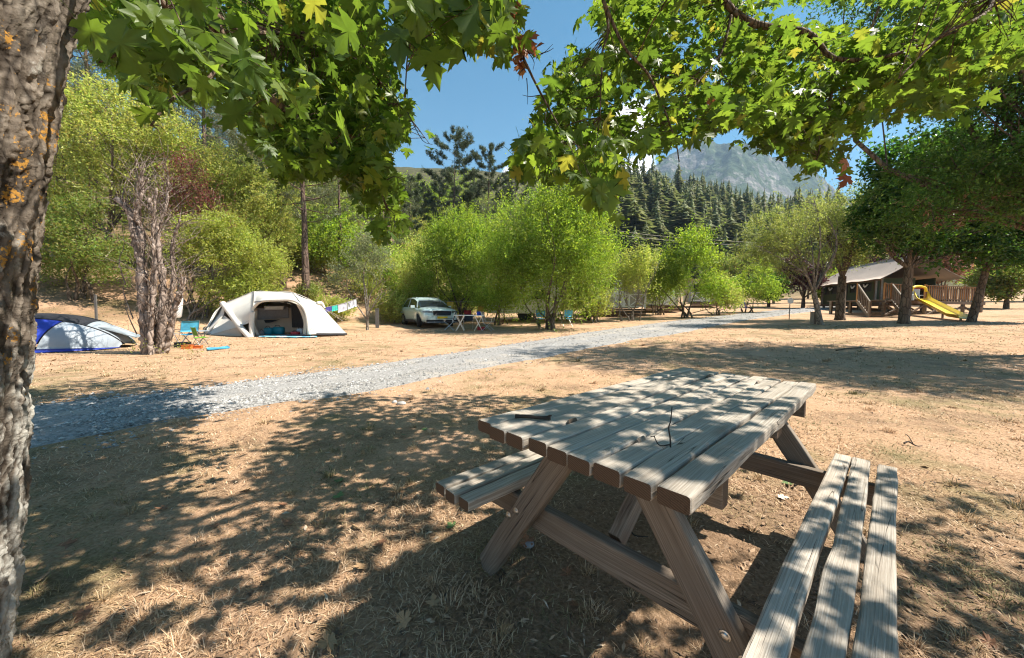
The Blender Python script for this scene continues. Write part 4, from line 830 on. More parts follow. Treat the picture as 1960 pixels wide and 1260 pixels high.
def build_trees():
    rng = np.random.default_rng(5)
    RW = 'bushy green trees along the gravel road'
    # bright green bushes beside the road
    L = [[0, 0, 3.4, 1.9, 1.7, 1.8], [-1.1, .1, 3.2, 1.4, 1.4, 1.6], [1.2, 0, 3.3, 1.4, 1.4, 1.7], [.3, 0, 5.0, 1.35, 1.3, 1.25], [-.9, 0, 4.6, 1.0, 1.0, 1.0], [1.35, 0, 4.6, .95, 1, 1.1], [-.2, .2, 1.9, 1.9, 1.5, 1.2], [1.4, -.1, 1.9, 1.0, 1.0, 1.1], [-1.6, .1, 2.2, .8, .9, 1.0], [.95, -.5, .85, .8, .7, .8], [-.6, -.3, 1.0, 1.2, .8, .8]]; L = (np.array(L)*1.16).tolist()
    broadleaf('bushy_tree', at(1050, 16.6), L, 46000, .105, .06, M_BRIGHT, 'largest bright green bushy tree, standing right of the folding camp table', .07, multi=9, seed=3, group=RW, sl=1.0, k=16, up=.85, nsub=5)
    L = [[0, 0, 3.1, 1.5, 1.5, 1.5], [-1.3, .2, 2.8, 1.2, 1.2, 1.4], [1.1, 0, 2.8, 1.2, 1.2, 1.5], [0, 0, 4.6, 1.2, 1.2, 1.1], [-.9, 0, 3.9, 1.0, 1, 1.0], [1.3, 0, 4.2, .9, .9, .9], [-1.5, .3, 1.6, .9, 1, .9], [.3, .3, 1.9, 1.2, 1.0, 1.1]]; L = (np.array(L)*1.170).tolist()
    broadleaf('bushy_tree', at(880, 21.6), L, 36000, .115, .065, M_BRIGHT, 'bright green bushy tree directly behind the camp table and parked car', .07, multi=7, seed=4, group=RW, sl=.75, k=12, up=.75, nsub=5)
    L = [[0, 0, 3.2, 1.5, 1.4, 1.6], [1.1, 0, 2.6, 1.3, 1.2, 1.4], [-1.2, 0, 2.8, 1.2, 1.2, 1.5], [.2, 0, 4.3, 1.2, 1.1, 1.0], [1.9, 0, 2.0, .9, .9, 1.1], [-1.7, 0, 2.2, .7, .9, 1.0], [1.0, 0, 3.7, 1, 1, .9]]
    broadleaf('bushy_tree', at(1318, 22.5), L, 24000, .125, .07, M_BRIGHT, 'rounded bright green bushy tree by the shaded bend of the gravel road', .07, multi=6, seed=6, group=RW, sl=.75, k=12, up=.65, nsub=5)
    L = [[0, 0, 1.9, 1.1, 1, 1.2], [1.0, 0, 1.6, .9, .9, 1.0], [.5, 0, 2.7, .9, .9, .9], [-.9, 0, 1.5, .8, .8, .9]]
    broadleaf('bushy_tree', at(1436, 27), L, 11000, .13, .075, M_BRIGHT, 'small bright green bush tree farthest along the left road edge', .06, multi=4, seed=8, group=RW, sl=.6, k=10, up=.6, nsub=4)
    L = [[0, 0, 1.5, 1.0, .9, 1.1], [.7, 0, 1.2, .8, .8, .8]]
    broadleaf('bushy_tree', at(1372, 25), L, 7000, .12, .07, M_LIGHTG, 'low yellowish bush tucked right of the rounded roadside tree', .05, multi=4, seed=9, group=RW, sl=.5, k=10, up=.5, nsub=5)
    L = [[0, 0, 2.6, 1.0, .9, 1.5], [.7, 0, 3.2, .8, .8, 1.1], [-.7, 0, 2.3, .7, .7, 1.1], [.9, 0, 1.7, .7, .6, .8], [-.9, 0, 1.4, .6, .5, .6]]
    broadleaf('sparse_tree', at(1208, 21), L, 7000, .11, .06, M_LIME, 'thin half bare tree with grey twigs in front of the white railing', .07, M_BARKG, seed=10, multi=6, sl=.5, k=8, nsub=16)
    L = [[0, 0, 1.3, .7, .7, .9], [.3, 0, .8, .6, .6, .5]]
    broadleaf('shrub', at(1139, 20), L, 2600, .10, .06, M_LIME, 'small yellowish shrub at the right foot of the largest bushy tree', .045, M_BARKG, seed=12, multi=5, nsub=6, cat='shrub', sl=.4, k=8)
    for px, d, s, n, mt, lb in ((958, 19.6, 1.0, 20000, M_BRIGHT, 'narrow bright bushy tree filling the gap left of the largest one'), (806, 24, 1.0, 17000, M_LIGHTG, 'pale bushy tree rising behind the parked car'), (1122, 21.5, .9, 15000, M_BRIGHT, 'bright bushy tree showing behind the right edge of the largest one'), (1262, 26, .85, 12000, M_BRIGHT, 'bushy tree tucked behind the left of the rounded roadside tree'), (1010, 24, 1.25, 18000, M_MIDG, 'darker bushy tree behind the largest roadside tree')):
        L = rlobes(rng, 9, 1.3*s, 1.2*s, 4.4*s, .95*s); broadleaf('bushy_tree', at(px, d), L, n, .115, .065, mt, lb, .06, seed=int(px), multi=6, group=RW, sl=.95, k=14, up=.8, nsub=5)
    # left: gnarled half dead tree with shrubs behind it
    L = [[.2, 0, 2.2, 1.1, .9, 1.1], [1.0, .3, 2.0, 1.1, 1, 1.0], [1.9, .4, 1.9, .9, .9, .9], [.6, .2, 1.0, 1.0, .8, .7], [1.7, .3, 1.1, .9, .7, .7], [1.0, .2, 2.9, .8, .8, .6]]; L = (np.array(L)*1.380).tolist()
    broadleaf('yellow_green_shrub', at(372, 16.9), L, 26000, .11, .06, M_LIME, 'yellow green shrub between the gnarled tree and the beige tent', .06, M_BARKG, seed=14, multi=8, nsub=9, cat='shrub', sl=.45, k=9)
    L = [[0, 0, 4.3, .65, .6, .8], [.45, .1, 3.6, .6, .5, .7], [-.3, 0, 3.7, .5, .5, .7], [.9, .1, 3.1, .6, .5, .5], [.1, 0, 4.9, .4, .4, .5]]; L = (np.array(L)*1.340).tolist()
    broadleaf('red_leaf_tree', at(362, 17.6), L, 4400, .105, .06, M_RED, 'slender tree with dark red leaves above the yellow green shrub', .06, M_BARK, seed=15, multi=4, nsub=9, sl=.7, k=9, up=.9, hole=-.18)
    L = [[0, 0, 4.6, 2.0, 1.8, 1.7], [-1.8, 0, 3.6, 1.7, 1.6, 1.7], [1.6, .2, 4.2, 1.6, 1.6, 1.6], [.3, .3, 6.2, 1.7, 1.6, 1.2], [-1.5, .2, 5.6, 1.4, 1.4, 1.2], [0, .2, 2.8, 2.0, 1.5, 1.2], [2.2, .3, 5.4, 1.2, 1.2, 1.1], [-2.6, 0, 2.4, 1.1, 1.1, 1.2]]; L = (np.array(L)*1.260).tolist()
    broadleaf('leafy_tree', at(215, 19.5), L, 46000, .14, .075, M_LIGHTG, 'tall light green tree rising behind the gnarled half bare tree', .16, M_BARK, seed=16, nsub=9, sl=.6, k=10, up=.3, fork=(0, 0, 1.5))
    L = [[0, 0, 5.0, 1.6, 1.5, 1.4], [1.4, 0, 4.3, 1.4, 1.4, 1.4], [-1.3, 0, 4.3, 1.3, 1.3, 1.4], [.5, .2, 3.0, 1.6, 1.4, 1.2], [1.7, .2, 2.6, 1.1, 1.1, 1.1]]; L = (np.array(L)*1.200).tolist()
    broadleaf('leafy_tree', at(452, 21.5), L, 30000, .14, .065, M_LIGHTG, 'pale green tree right of the red leaved one, above the beige tent', .14, M_BARK, seed=17, nsub=9, sl=.6, k=10, up=.3)
    L = [[0, 0, 2.3, 1.4, 1.2, 1.4], [1.2, 0, 1.7, 1.2, 1.1, 1.1], [-1.4, 0, 2.0, 1.2, 1.1, 1.3], [.4, 0, 3.4, 1.2, 1.1, 1.0]]
    broadleaf('dark_shrub', at(165, 16), L, 13000, .11, .065, M_MIDG, 'shaded green shrub on the bank above the blue dome tent', .08, seed=18, multi=5, cat='shrub', sl=.5, k=9)
    # grey green forked tree between tent and car
    L = [[-.2, 0, 3.0, .9, .9, .9], [.7, 0, 2.6, .8, .8, .8], [-.9, 0, 2.5, .7, .7, .7], [.2, 0, 3.9, .7, .7, .7], [1.1, .1, 2.1, .6, .6, .5]]
    e = broadleaf('forked_tree', at(703, 17.2), L, 9500, .10, .045, M_GREYG, 'grey green forked small tree with pale slim trunks right of the clothesline', .07, M_BARKG, seed=19, fork=(.0, 0, .45), nsub=7, sl=.45, k=10)
    # undergrowth on the bank
    UG = 'low green bushes on the bank'
    for i, (px, d, s, mt, lb) in enumerate([(640, 20, 1.0, M_LIME, 'low lime bush on the bank above the clothesline'), (745, 21, 1.2, M_LIGHTG, 'low pale bush on the bank left of the parked car'), (775, 23, 1.7, M_MIDG, 'green bush on the bank just behind the parked car'), (585, 22, .8, M_OLIVE, 'small olive bush at the foot of the big pine'), (800, 27, 2.2, M_BRIGHT, 'tall bright bush on the slope behind the car roof'), (490, 19, 1.0, M_MIDG, 'green bush on the bank behind the beige tent peak'), (130, 18, 1.0, M_BRIGHT, 'low bright bush on the bank right above the blue tent'), (240, 19.5, .9, M_OLIVE, 'olive bush on the bank behind the gnarled tree'), (690, 25, 1.5, M_LIGHTG, 'pale bush up the bank behind the forked tree'), (950, 30, 2.0, M_OLIVE, 'olive bush on the slope between the two largest bushy trees'), (720, 30, 1.8, M_OLIVE, 'olive bush high on the bank under the hanging maple branch')]):
        L = rlobes(rng, 5, .8*s, .35*s, 1.0*s, .62*s); broadleaf('low_bush', at(px, d), L, int(3800*max(1, s)), .11, .06, mt, lb, .03, seed=100+i, multi=4, group=UG, cat='bush', sl=.35, k=8, nsub=3)
    # right: acacia like trees, dark maples, shady tree off to the right
    L = [[-.9, .3, 4.2, 1.0, 1, .6], [-2.1, .2, 3.6, 1.1, 1, .55], [-.2, .2, 5.1, 1.1, 1, .6], [-1.5, 0, 5.0, 1.0, 1, .6], [-2.7, .2, 4.4, .9, .9, .5], [.6, .3, 4.3, .9, .9, .5], [-1.9, .1, 2.7, .8, .7, .35], [.2, .2, 3.1, .7, .6, .35], [-.8, .3, 6.0, .9, .9, .5], [-3.2, .1, 3.4, .7, .7, .4]]
    broadleaf('leaning_tree', at(1574, 16.6), L, 14500, .085, .04, M_OLIVE, 'leaning slender tree with several thin pale stems beside the round sign', .12, M_BARKG, seed=21, fork=(-.45, 0, 1.5), nsub=8, sl=.65, k=16, hole=-.05, drop=.3)
    L = [[0, 0, 4.6, 1.3, 1.2, .9], [1.1, 0, 4.2, 1.1, 1.1, .8], [-1.2, 0, 4.1, 1.1, 1.1, .8], [.2, 0, 5.9, 1.2, 1.2, .9], [1.6, .2, 5.3, 1.0, 1, .8], [-1.4, .2, 5.4, 1.0, 1, .8], [.3, 0, 3.2, .8, .7, .4]]
    broadleaf('shade_tree', at(1608, 19), L, 15000, .095, .05, M_OLIVE, 'thick straight trunked tree standing before the left end of the lodge', .21, M_BARK, seed=22, fork=(0, 0, 2.3), nsub=8, sl=.6, k=14, hole=-.1)
    L = [[0, 0, 4.2, 1.4, 1.4, .9], [-1.0, 0, 4.9, 1.2, 1.2, 1.0], [1.2, -.2, 4.6, 1.4, 1.3, 1.0], [.2, 0, 5.9, 1.6, 1.5, 1.1], [1.6, -.3, 5.8, 1.5, 1.4, 1.1], [-.5, 0, 7.0, 1.4, 1.4, 1.1], [1.2, 0, 7.4, 1.4, 1.4, 1.1], [.3, -.6, 3.4, 1.2, .9, .5], [2.2, -.6, 4.2, 1.1, 1, .6], [-1.2, -.2, 3.7, .8, .8, .5], [1.0, -.8, 3.0, 1.0, .8, .45], [2.6, -.5, 3.3, 1.0, .8, .5]]
    broadleaf('dark_maple', at(1730, 16.4), L, 38000, .15, .13, M_DARKG, 'dense dark green maple in front of the yellow slide', .19, M_BARK, seed=23, fork=(.1, 0, 2.5), nsub=5, sl=.5, k=7, up=.1, flatn=.45)
    L = [[0, 0, 4.3, 1.4, 1.4, .9], [1.2, 0, 4.6, 1.4, 1.3, .9], [-1.0, 0, 5.0, 1.2, 1.2, 1.0], [.3, 0, 5.9, 1.6, 1.5, 1.1], [1.6, 0, 6.2, 1.5, 1.5, 1.1], [.2, 0, 7.4, 1.5, 1.5, 1.1], [.6, -.5, 3.3, 1.2, .9, .5], [2.4, 0, 3.9, 1.1, 1.1, .7], [-1.2, -.6, 3.5, 1, .8, .5], [1.6, -.6, 3.2, 1, .8, .5], [3.4, -.2, 4.8, 1.2, 1.2, 1.0], [3.0, 0, 3.3, .9, .9, .6]]
    broadleaf('dark_maple', at(1858, 16.8), L, 40000, .15, .13, M_DARKG, 'dark green maple with a leaning trunk right of the yellow slide', .15, M_BARK, seed=24, fork=(.55, 0, 2.4), nsub=5, sl=.5, k=7, up=.1, flatn=.45)
    L = [[0, 0, 5.2, 2.3, 2.0, 1.2], [-1.7, .2, 4.6, 1.6, 1.6, .8], [-2.0, -.4, 6.4, 1.8, 1.8, 1.1], [.4, .8, 7.6, 2.4, 2.2, 1.4], [-1.4, 1.2, 8.6, 2.2, 2.2, 1.4], [1.6, -.8, 5.8, 2.0, 2.0, 1.2], [-2.4, .6, 3.4, 1.3, 1.2, .45], [-1.0, -.8, 3.7, 1.2, 1.1, .45], [.5, -1.2, 8.6, 2.0, 2, 1.3], [-2.6, -.2, 9.2, 1.9, 1.9, 1.1], [-3.0, .2, 4.2, 1.4, 1.3, .7], [-1.8, .1, 5.4, 1.5, 1.3, .9], [-.8, -.2, 4.3, 1.5, 1.3, .7], [-.5, -2.0, 7.2, 2.0, 1.6, 1.2], [1.5, -2.2, 8.4, 2.1, 1.7, 1.3], [-3.4, -1.0, 8.0, 1.7, 1.5, 1.0], [-3.8, .8, 9.6, 1.7, 1.6, 1.0]]
    broadleaf('locust_tree', (12.9, 8.2, float(T(12.9, 8.2))), L, 100000, .10, .042, M_LOCUST, 'feathery leaved tree reaching in from the right with small rusty leaf sprays', .22, M_BARK, seed=25, fork=(-.1, 0, 2.6), nsub=14, sl=.55, k=22, up=.0, drop=.5, hole=-.12, flatn=.4)
    lo = bpy.data.objects['locust_tree']; V, F = foliage(np.random.default_rng(6), [[-2.4, .6, 3.45, 1.0, .9, .35], [-1.2, -.6, 3.8, 1.0, .9, .35]], 420, .09, .04, M_RUST and .35, 14, 0, hole=-.9); ob('rusty_sprays', make_mesh('rusty_sprays', V, F, M_RUST), lo, kind='stuff')
    # behind the lodge and along the road's far end
    BG = 'trees behind the lodge'
    for i, (px, d, h, s, mt, lb) in enumerate([(1536, 33, 4.6, 1.5, M_PURPLE, 'dark purple leaved tree at the far end of the road'), (1800, 34, 5.2, 2.0, M_RUST, 'rust coloured tree showing over the lodge deck'), (1700, 38, 6.5, 2.2, M_PURPLE, 'purple brown tree behind the lodge roof'), (1925, 27, 3.6, 1.7, M_MIDG, 'dark rounded hedge shrub right of the wooden deck'), (1640, 44, 8.5, 2.8, M_MIDG, 'tall green tree behind the left of the lodge'), (1480, 46, 7.5, 2.6, M_OLIVE, 'olive tree beyond the end of the gravel road'), (1860, 46, 8.5, 3.0, M_OLIVE, 'tall olive tree behind the right of the deck'), (1960, 40, 8.0, 2.8, M_LIGHTG, 'light green tree far right behind the hedge shrub'), (2080, 36, 8.0, 2.8, M_MIDG, 'green tree at the far right edge behind the hedge shrub'), (1545, 60, 9.0, 3.0, M_MIDG, 'broad green tree far behind the purple tree'), (1390, 50, 7.0, 2.6, M_MIDG, 'green tree behind the small roadside bushes'), (1260, 44, 6.5, 2.4, M_LIGHTG, 'pale tree behind the rounded roadside tree'), (1150, 40, 6.5, 2.3, M_OLIVE, 'olive tree behind the thin half bare tree'), (1470, 36, 3.2, 1.3, M_DARKG, 'small dark conical tree beside the far road end'), (1760, 60, 10, 3.4, M_MIDG, 'tallest green tree far behind the lodge'), (1020, 36, 6.0, 2.2, M_OLIVE, 'olive tree hidden behind the largest bushy tree'), (1590, 36, 3.0, 1.4, M_BRIGHT, 'low bright bush left behind the lodge')]):
        L = rlobes(rng, 9, s*.75, h*.35, h*.85, s*.55); L[:, 2] = np.clip(L[:, 2], L[:, 5]*.8, None)
        broadleaf('distant_tree', at(px, d), L, 9000, .17+d*.0016, .11+d*.001, mt, lb, .16, seed=200+i, group=BG if px > 1450 else 'trees behind the roadside bushes', sl=.6, k=8, nsub=4)
    # pines
    PG = 'pines on the bank behind the campsite'
    PM = [(585, 21.5, 12.5, .24, .40, 'thick trunked pine rising behind the beige tent', M_NEEDLEL), (540, 23, 12, .27, .5, 'reddish dark trunked pine left of the thick trunked one', M_NEEDLEL), (652, 27, 11, .17, .42, 'slim pale trunked pine right of the thick trunked one', M_NEEDLEL), (190, 23, 13.5, .25, .30, 'tall pine at the far left showing beside the maple trunk', M_NEEDLEL), (300, 27, 13, .24, .30, 'tall pine behind the light green tree', M_NEEDLEL), (400, 25, 12.5, .22, .35, 'pine above the red leaved tree', M_NEEDLEL), (490, 31, 13, .22, .3, 'pine behind the pale green tree', M_NEEDLEL), (735, 33, 9, .16, .25, 'pine up the slope behind the hanging maple branch', M_NEEDLEL), (100, 28, 14, .24, .3, 'pine beyond the blue tent, close beside the lichen spotted maple trunk', M_NEEDLEL)]
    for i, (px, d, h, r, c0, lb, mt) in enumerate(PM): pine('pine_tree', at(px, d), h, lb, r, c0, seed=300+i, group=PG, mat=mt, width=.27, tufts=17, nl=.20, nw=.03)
    for i, (px, d, top, lb, w) in enumerate([(868, 52, 268, 'tallest ridge pine with a broad open crown against the sky', .30), (932, 54, 292, 'narrower ridge pine right of the tallest one', .24), (800, 50, 345, 'short pine on the ridge left of the tallest one', .3), (785, 42, 352, 'pine spire on the ridge close to the hanging branch', .18), (985, 60, 350, 'round headed pine on the ridge right of the two tall ones', .34), (905, 60, 345, 'low pine between the two tall ridge pines', .3), (840, 58, 350, 'low broad pine under the tallest ridge pine', .34), (1060, 64, 345, 'ridge pine behind the largest bushy tree', .3), (1115, 66, 352, 'ridge pine above the right of the largest bushy tree', .3)]):
        b = at(px, d); h = (Wp(px, top, d)[2]-b[2]); pine('pine_tree', b, float(h), lb, .17, .12 if i != 0 else .2, seed=340+i, group='pines along the ridge', width=w*.78, tufts=30, nl=.34, nw=.05, dens=.8, mat=M_NEEDLE)
    # slope fill: pines and bushes copied from the ones above
    src = [o for o in bpy.data.objects if o.name.startswith('pine_tree') and o.parent is None]
    k = 0
    for _ in range(400):
        px = rng.uniform(-200, 1130); d = rng.uniform(30, 62); b = at(px, d); q = proj(b)
        if k >= 34: break
        if q[1] > 560: continue
        s = src[int(rng.integers(0, 9))]; copy_tree(s, b-[0, 0, .2], rng.random()*6.28, rng.uniform(.45, .75), 'olive green pine on the wooded slope behind the campsite', 'pines filling the wooded slope'); k += 1
    shr = [o for o in bpy.data.objects if o.name.startswith('low_bush') and o.parent is None]; k = 0
    for _ in range(600):
        px = rng.uniform(-100, 1100); d = rng.uniform(22, 62); b = at(px, d)
        if k >= 110: break
        if d < 27 and (520 < px < 640): continue
        s = shr[int(rng.integers(0, len(shr)))]; copy_tree(s, b, rng.random()*6.28, rng.uniform(1.0, 1.9)*(1+max(0, d-30)*.02), 'green bush growing among the pines of the wooded slope', 'bushes among the pines'); k += 1
    k = 0
    while k < 90:
        px = rng.uniform(690, 1130); d = rng.uniform(58, 112); s = shr[int(rng.integers(0, len(shr)))]; copy_tree(s, at(px, d), rng.random()*6.28, rng.uniform(1.8, 3.2), 'scrubby bush on the open upper slope under the ridge pines', 'scrub on the upper slope'); k += 1
    # far conifer forest
    def spire(seed, rnd=False):
        r = np.random.default_rng(seed); V = []; F = []
        for k in range(26):
            f = k/25; z = .08+.90*f; R_ = ((.23*(1-f)**.8+.014) if not rnd else .27*math.sin(math.pi*min(1, .22+.80*f))**.8+.02)*r.uniform(.7, 1.25)
            m = 9
            for j in range(m):
                a = (j+r.random())*6.283/m; L = R_*r.uniform(.45, 1.3); zz = z+r.normal(0, .016); c, s = math.cos(a), math.sin(a); w = L*.27; n = len(V)
                V += [[0, 0, zz+.03], [c*L*.6-s*w, s*L*.6+c*w, zz-.02], [c*L, s*L, zz-.045], [c*L*.6+s*w, s*L*.6-c*w, zz-.02]]; F.append([n, n+1, n+2, n+3])
        n = len(V); V += [[.012, 0, 0], [-.006, .01, 0], [-.006, -.01, 0], [0, 0, .9]]
        return np.array(V), [np.array(F), np.array([[n, n+1, n+3], [n+1, n+2, n+3], [n+2, n, n+3]])]
    M_CONIF = leafmat('conifer_needles', [(.10, .13, .045), (.15, .18, .065), (.20, .22, .095), (.17, .165, .085)], .3, 1.4, .7)
    M_PALEC = leafmat('pale_conifer_needles', [(.14, .17, .06), (.18, .21, .08), (.24, .25, .12)], .3, 1.5, .7)
    SP = [make_mesh('conifer', *spire(s, s % 2 == 1), M_CONIF if s % 2 == 0 else M_PALEC) for s in range(6)]
    n = 0
    while n < 270:
        px = rng.uniform(1090, 1560); d = rng.triangular(78, 120, 220); b = at(px, d)
        o = ob('conifer', SP[n % 6], label='slim dark conifer in the forest below the mountain', cat='conifer', group='conifers of the forest below the mountain'); h = rng.uniform(7, 15); o.location = tuple(b-[0, 0, .5]); o.scale = (h*rng.uniform(.8, 1.4), h*rng.uniform(.8, 1.4), h); o.rotation_euler = (0, 0, rng.random()*6.28); n += 1
    mb = MB(); s0, f0 = spire(9)
    for _ in range(1500):
        px = rng.uniform(-900, 2900); d = rng.uniform(95, 330); b = at(px, d)
        if 560 < px <= 1060 or (1060 < px < 1580 and d < 110): continue
        h = rng.uniform(11, 19); a = rng.random()*6.28; M2 = np.array([[math.cos(a), -math.sin(a), 0], [math.sin(a), math.cos(a), 0], [0, 0, 1]]); mb.add((s0*h)@M2.T+b-[0, 0, .5], f0)
    tag(mb.build('forest', M_CONIF), 'far conifer wood covering the slopes round the valley', 'forest', kind='stuff')
build_trees()
def gnarled_tree():
    b = at(292, 8.55); e = empty('gnarled_tree', b, label='gnarled half dead tree with knobbly split trunks and bare twigs right of the blue tent', cat='tree')
    r = np.random.default_rng(9); d = 8.55; k = d/FPX
    def w(px, py, dd=0): return Wp(px, py, d+dd)-b
    def knob(pts, r0, r1, n=70, ns=20):
        q = spline(pts, n); rr = np.linspace(r0, r1, n)*(1+.30*fbm(q*4, 3, 4)); V, F = tube(q, rr, ns, True); V = V+(np.concatenate([np.repeat(q, ns, 0), q[:1], q[-1:]])-V)*(.55*fbm(V*11, 3, 5))[:, None]; V = V+unit(V-np.repeat(np.concatenate([q]), ns, 0)[:0].mean(0) if False else np.concatenate([np.repeat(q, ns, 0), q[:1], q[-1:]])-V)*(-.045)*fbm(V*14, 3, 8)[:, None]; return V, F
    S = [([w(285, 700), w(282, 640), w(275, 570), w(268, 500), w(258, 440), w(246, 400), w(222, 380)], .135, .05), ([w(268, 500), w(272, 450), w(262, 410), w(270, 370), w(272, 330)], .075, .03), ([w(300, 690, .15), w(310, 630, .1), w(312, 560, .1), w(305, 490, .1), w(298, 430, .1), w(285, 380, .1)], .10, .03), ([w(312, 680, .2), w(322, 640, .2), w(335, 590, .2), w(345, 560, .2), (w(352, 530, .2))], .085, .035), ([w(292, 690, .3), w(296, 620, .3), w(292, 540, .35), w(300, 460, .35), w(318, 390, .4), w(322, 350, .4)], .06, .02), ([w(300, 690, .3), w(318, 610, .35), w(330, 540, .4), w(330, 470, .4), w(345, 420, .4)], .055, .02), ([w(288, 685, -.1), w(290, 600, -.1), w(298, 520, -.05), w(292, 450, 0), w(300, 360, 0)], .05, .018)]
    global M_GNARL; M_GNARL = barkmat('gnarled_bark', (.11, .085, .07), (.29, .225, .185), (.46, .375, .32), .7)
    B = []
    for p, a, c in S:
        m = MB(); V, F = knob(p, a, c); m.add(V, F); m.build('trunk', M_GNARL, e, True); B.append(spline(p, 40))
    tw = MB()
    for _ in range(260):
        q = B[int(r.integers(0, len(B)))]; i = int(40*r.beta(3, 1.6)) if r.random() < .8 else int(r.integers(6, 39)); a = q[min(i, 39)]; up = r.uniform(.3, 1.4); dirn = unit(r.normal(0, .55, 3)*[1, .8, .5]+[0, 0, up]); L = r.uniform(.25, 1.05)
        pts = spline([a, a+dirn*L*.5+r.normal(0, .05, 3), a+dirn*L+r.normal(0, .12, 3)], 5); tw.tube(pts, np.linspace(.012, .003, 5)*r.uniform(.5, 1.2), 4, False)
        for _ in range(int(r.integers(1, 5))):
            c = pts[int(r.integers(1, 5))]; d2 = unit(dirn+r.normal(0, .7, 3)); tw.tube([c, c+d2*L*.25, c+d2*L*.42+r.normal(0, .03, 3)], [.0045, .003, .0018], 3, False)
    for pts in ([(240, 545), (228, 500), (238, 470), (232, 430)], [(255, 610), (240, 570), (236, 545), (255, 530)], [(262, 640), (244, 600), (236, 560)], [(246, 400), (225, 385), (200, 378)]):
        tw.tube(spline([w(*p) for p in pts], 8), np.linspace(.014, .004, 8), 5, False)
    tw.build('bare_twigs', M_GNARL, e, True, kind='stuff')
    V, F = foliage(r, [[.05, -.1, .12, .45, .35, .12], [.5, 0, .1, .5, .3, .1]], 1300, .07, .02, .22, 8, .7); ob('foot_shoots', make_mesh('foot_shoots', V, F, M_LIME), e, kind='stuff')
gnarled_tree()
# ---------------------------------------------------------------- tents, car, camping gear
M_CANVAS = flat('cream_canvas', (.60, .565, .50), .8, var=.06, scale=3, bump=.3)
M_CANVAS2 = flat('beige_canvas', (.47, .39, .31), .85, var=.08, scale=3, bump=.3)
M_GREYF = flat('grey_tent_lining', (.20, .20, .21), .8)
M_BLACK = flat('black_fabric', (.016, .016, .02), .7)
M_BLUE = flat('royal_blue_nylon', (.025, .05, .36), .5, var=.08)
M_SILVER = flat('pale_grey_nylon', (.27, .31, .35), .5, var=.08, scale=4)
M_FLYGREY = flat('grey_fly_nylon', (.26, .30, .33), .5)
M_TEAL = flat('teal_plastic', (.01, .19, .27), .35)
M_CYAN = flat('light_blue_fabric', (.06, .32, .50), .7, var=.3, scale=6)
M_GREENC = flat('green_fabric', (.12, .30, .02), .7)
M_ORANGE = flat('orange_plastic', (.55, .14, .03), .5)
M_RED = flat('red_fabric', (.26, .015, .02), .7)
M_WHITE = flat('white_plastic', (.75, .75, .73), .45, var=.05)
M_YELLOW = flat('yellow_plastic', (.72, .52, .015), .32, var=.06, scale=3)
M_ALU = flat('aluminium', (.55, .55, .55), .35, 1)
M_ROPE = flat('guy_rope', (.45, .42, .38), .8)
M_POST = flat('dark_grey_post', (.10, .095, .09), .8, var=.2)
M_GLASSD = flat('dark_glass', (.012, .016, .02), .04, 0, .7, var=.02)
M_TYRE = flat('tyre_rubber', (.018, .018, .018), .85)
def carpaintmat():
    m = NT('mint_car_paint'); return m.done(m.pbr((.44, .56, .55), .3, spec=.5, metal=.2, coat=.9))
M_PAINT = carpaintmat()
def place(mb, name, mat, parent, smooth=False, **kw): return mb.build(name, mat, parent, smooth, **kw)
def dome_tent():
    c = G(72, 670)[0]; d = (c-CAM)@FW; e = empty('dome_tent', c, math.atan2(-c[0], c[1])*.6, label='low blue and silver dome tent with a black top behind the big maple trunk', cat='tent')
    A, H, B = 1.55, .92, 1.05
    def pt(s, t, off=0):
        s = np.asarray(s, float); t = np.asarray(t, float); h = (H+off)*np.clip(1-np.abs(s)**2.1, 0.0, 1)**.62; b = (B+off)*np.clip(1-np.abs(s)**2.6, 0.0, 1)**.5+.02
        return np.stack([(A+off)*s+.12*(1-np.cos(t)), -b*np.cos(t), h*np.sin(t)**.85+.02], -1)
    def panel(name, s0, s1, t0, t1, mat, off=0.0, edge=None):
        s = np.linspace(s0, s1, 22); t = np.linspace(t0, t1, 16); Sg, Tg = np.meshgrid(s, t, indexing='ij')
        if edge: Sg = edge(Sg, Tg)
        V, F = sheet(pt(Sg, Tg, off), .012); ob(name, make_mesh(name, V, F, mat, True), e)
    panel('blue_panel', -.95, .22, .05, 1.0, M_BLUE, edge=lambda S, Tt: S+(Tt*.16)*(S > -.9))
    panel('silver_panel', .24, .985, .05, 1.0, M_SILVER, edge=lambda S, Tt: S+Tt*.16*(1-S)/.78)
    panel('black_roof', -.9, .62, 1.02, 1.9, M_BLACK)
    panel('grey_roof', .62, .985, 1.02, 1.9, M_FLYGREY, .012)
    panel('rear_panel', -.98, .985, 1.9, 3.1, M_FLYGREY)
    mb = MB(); s = np.linspace(-.98, .99, 30)
    for t in (1.0, 1.9): mb.tube(pt(s, np.full(30, t), .012), .012, 6)
    place(mb, 'tent_poles', M_BLACK, e, True)
    fl = np.array([[pt(.72, 1.1, .03), pt(.72, 1.9, .03)], [pt(.9, 1.1, .05)+[.08, 0, .06], pt(.9, 1.9, .05)+[.08, 0, .06]], [np.array([1.86, -.25, .28]), np.array([1.86, .35, .28])]])
    V, F = sheet(fl, .012); ob('porch_flap', make_mesh('porch_flap', V, F, M_FLYGREY, True), e)
    mb = MB()
    mb.tube([[1.86, -.25, .28], [2.5, -.4, .0]], .005, 4).build('guy_rope', M_ROPE, e); MB().tube([[1.86, .35, .28], [2.6, .6, .0]], .005, 4).build('guy_rope', M_ROPE, e)
    V, F = sheet(pt(*np.meshgrid(np.linspace(-.985, .99, 30), np.linspace(.0, .06, 3), indexing='ij'), .015), .01); ob('groundsheet_edge', make_mesh('groundsheet_edge', V, F, M_BLUE, True), e)
dome_tent()
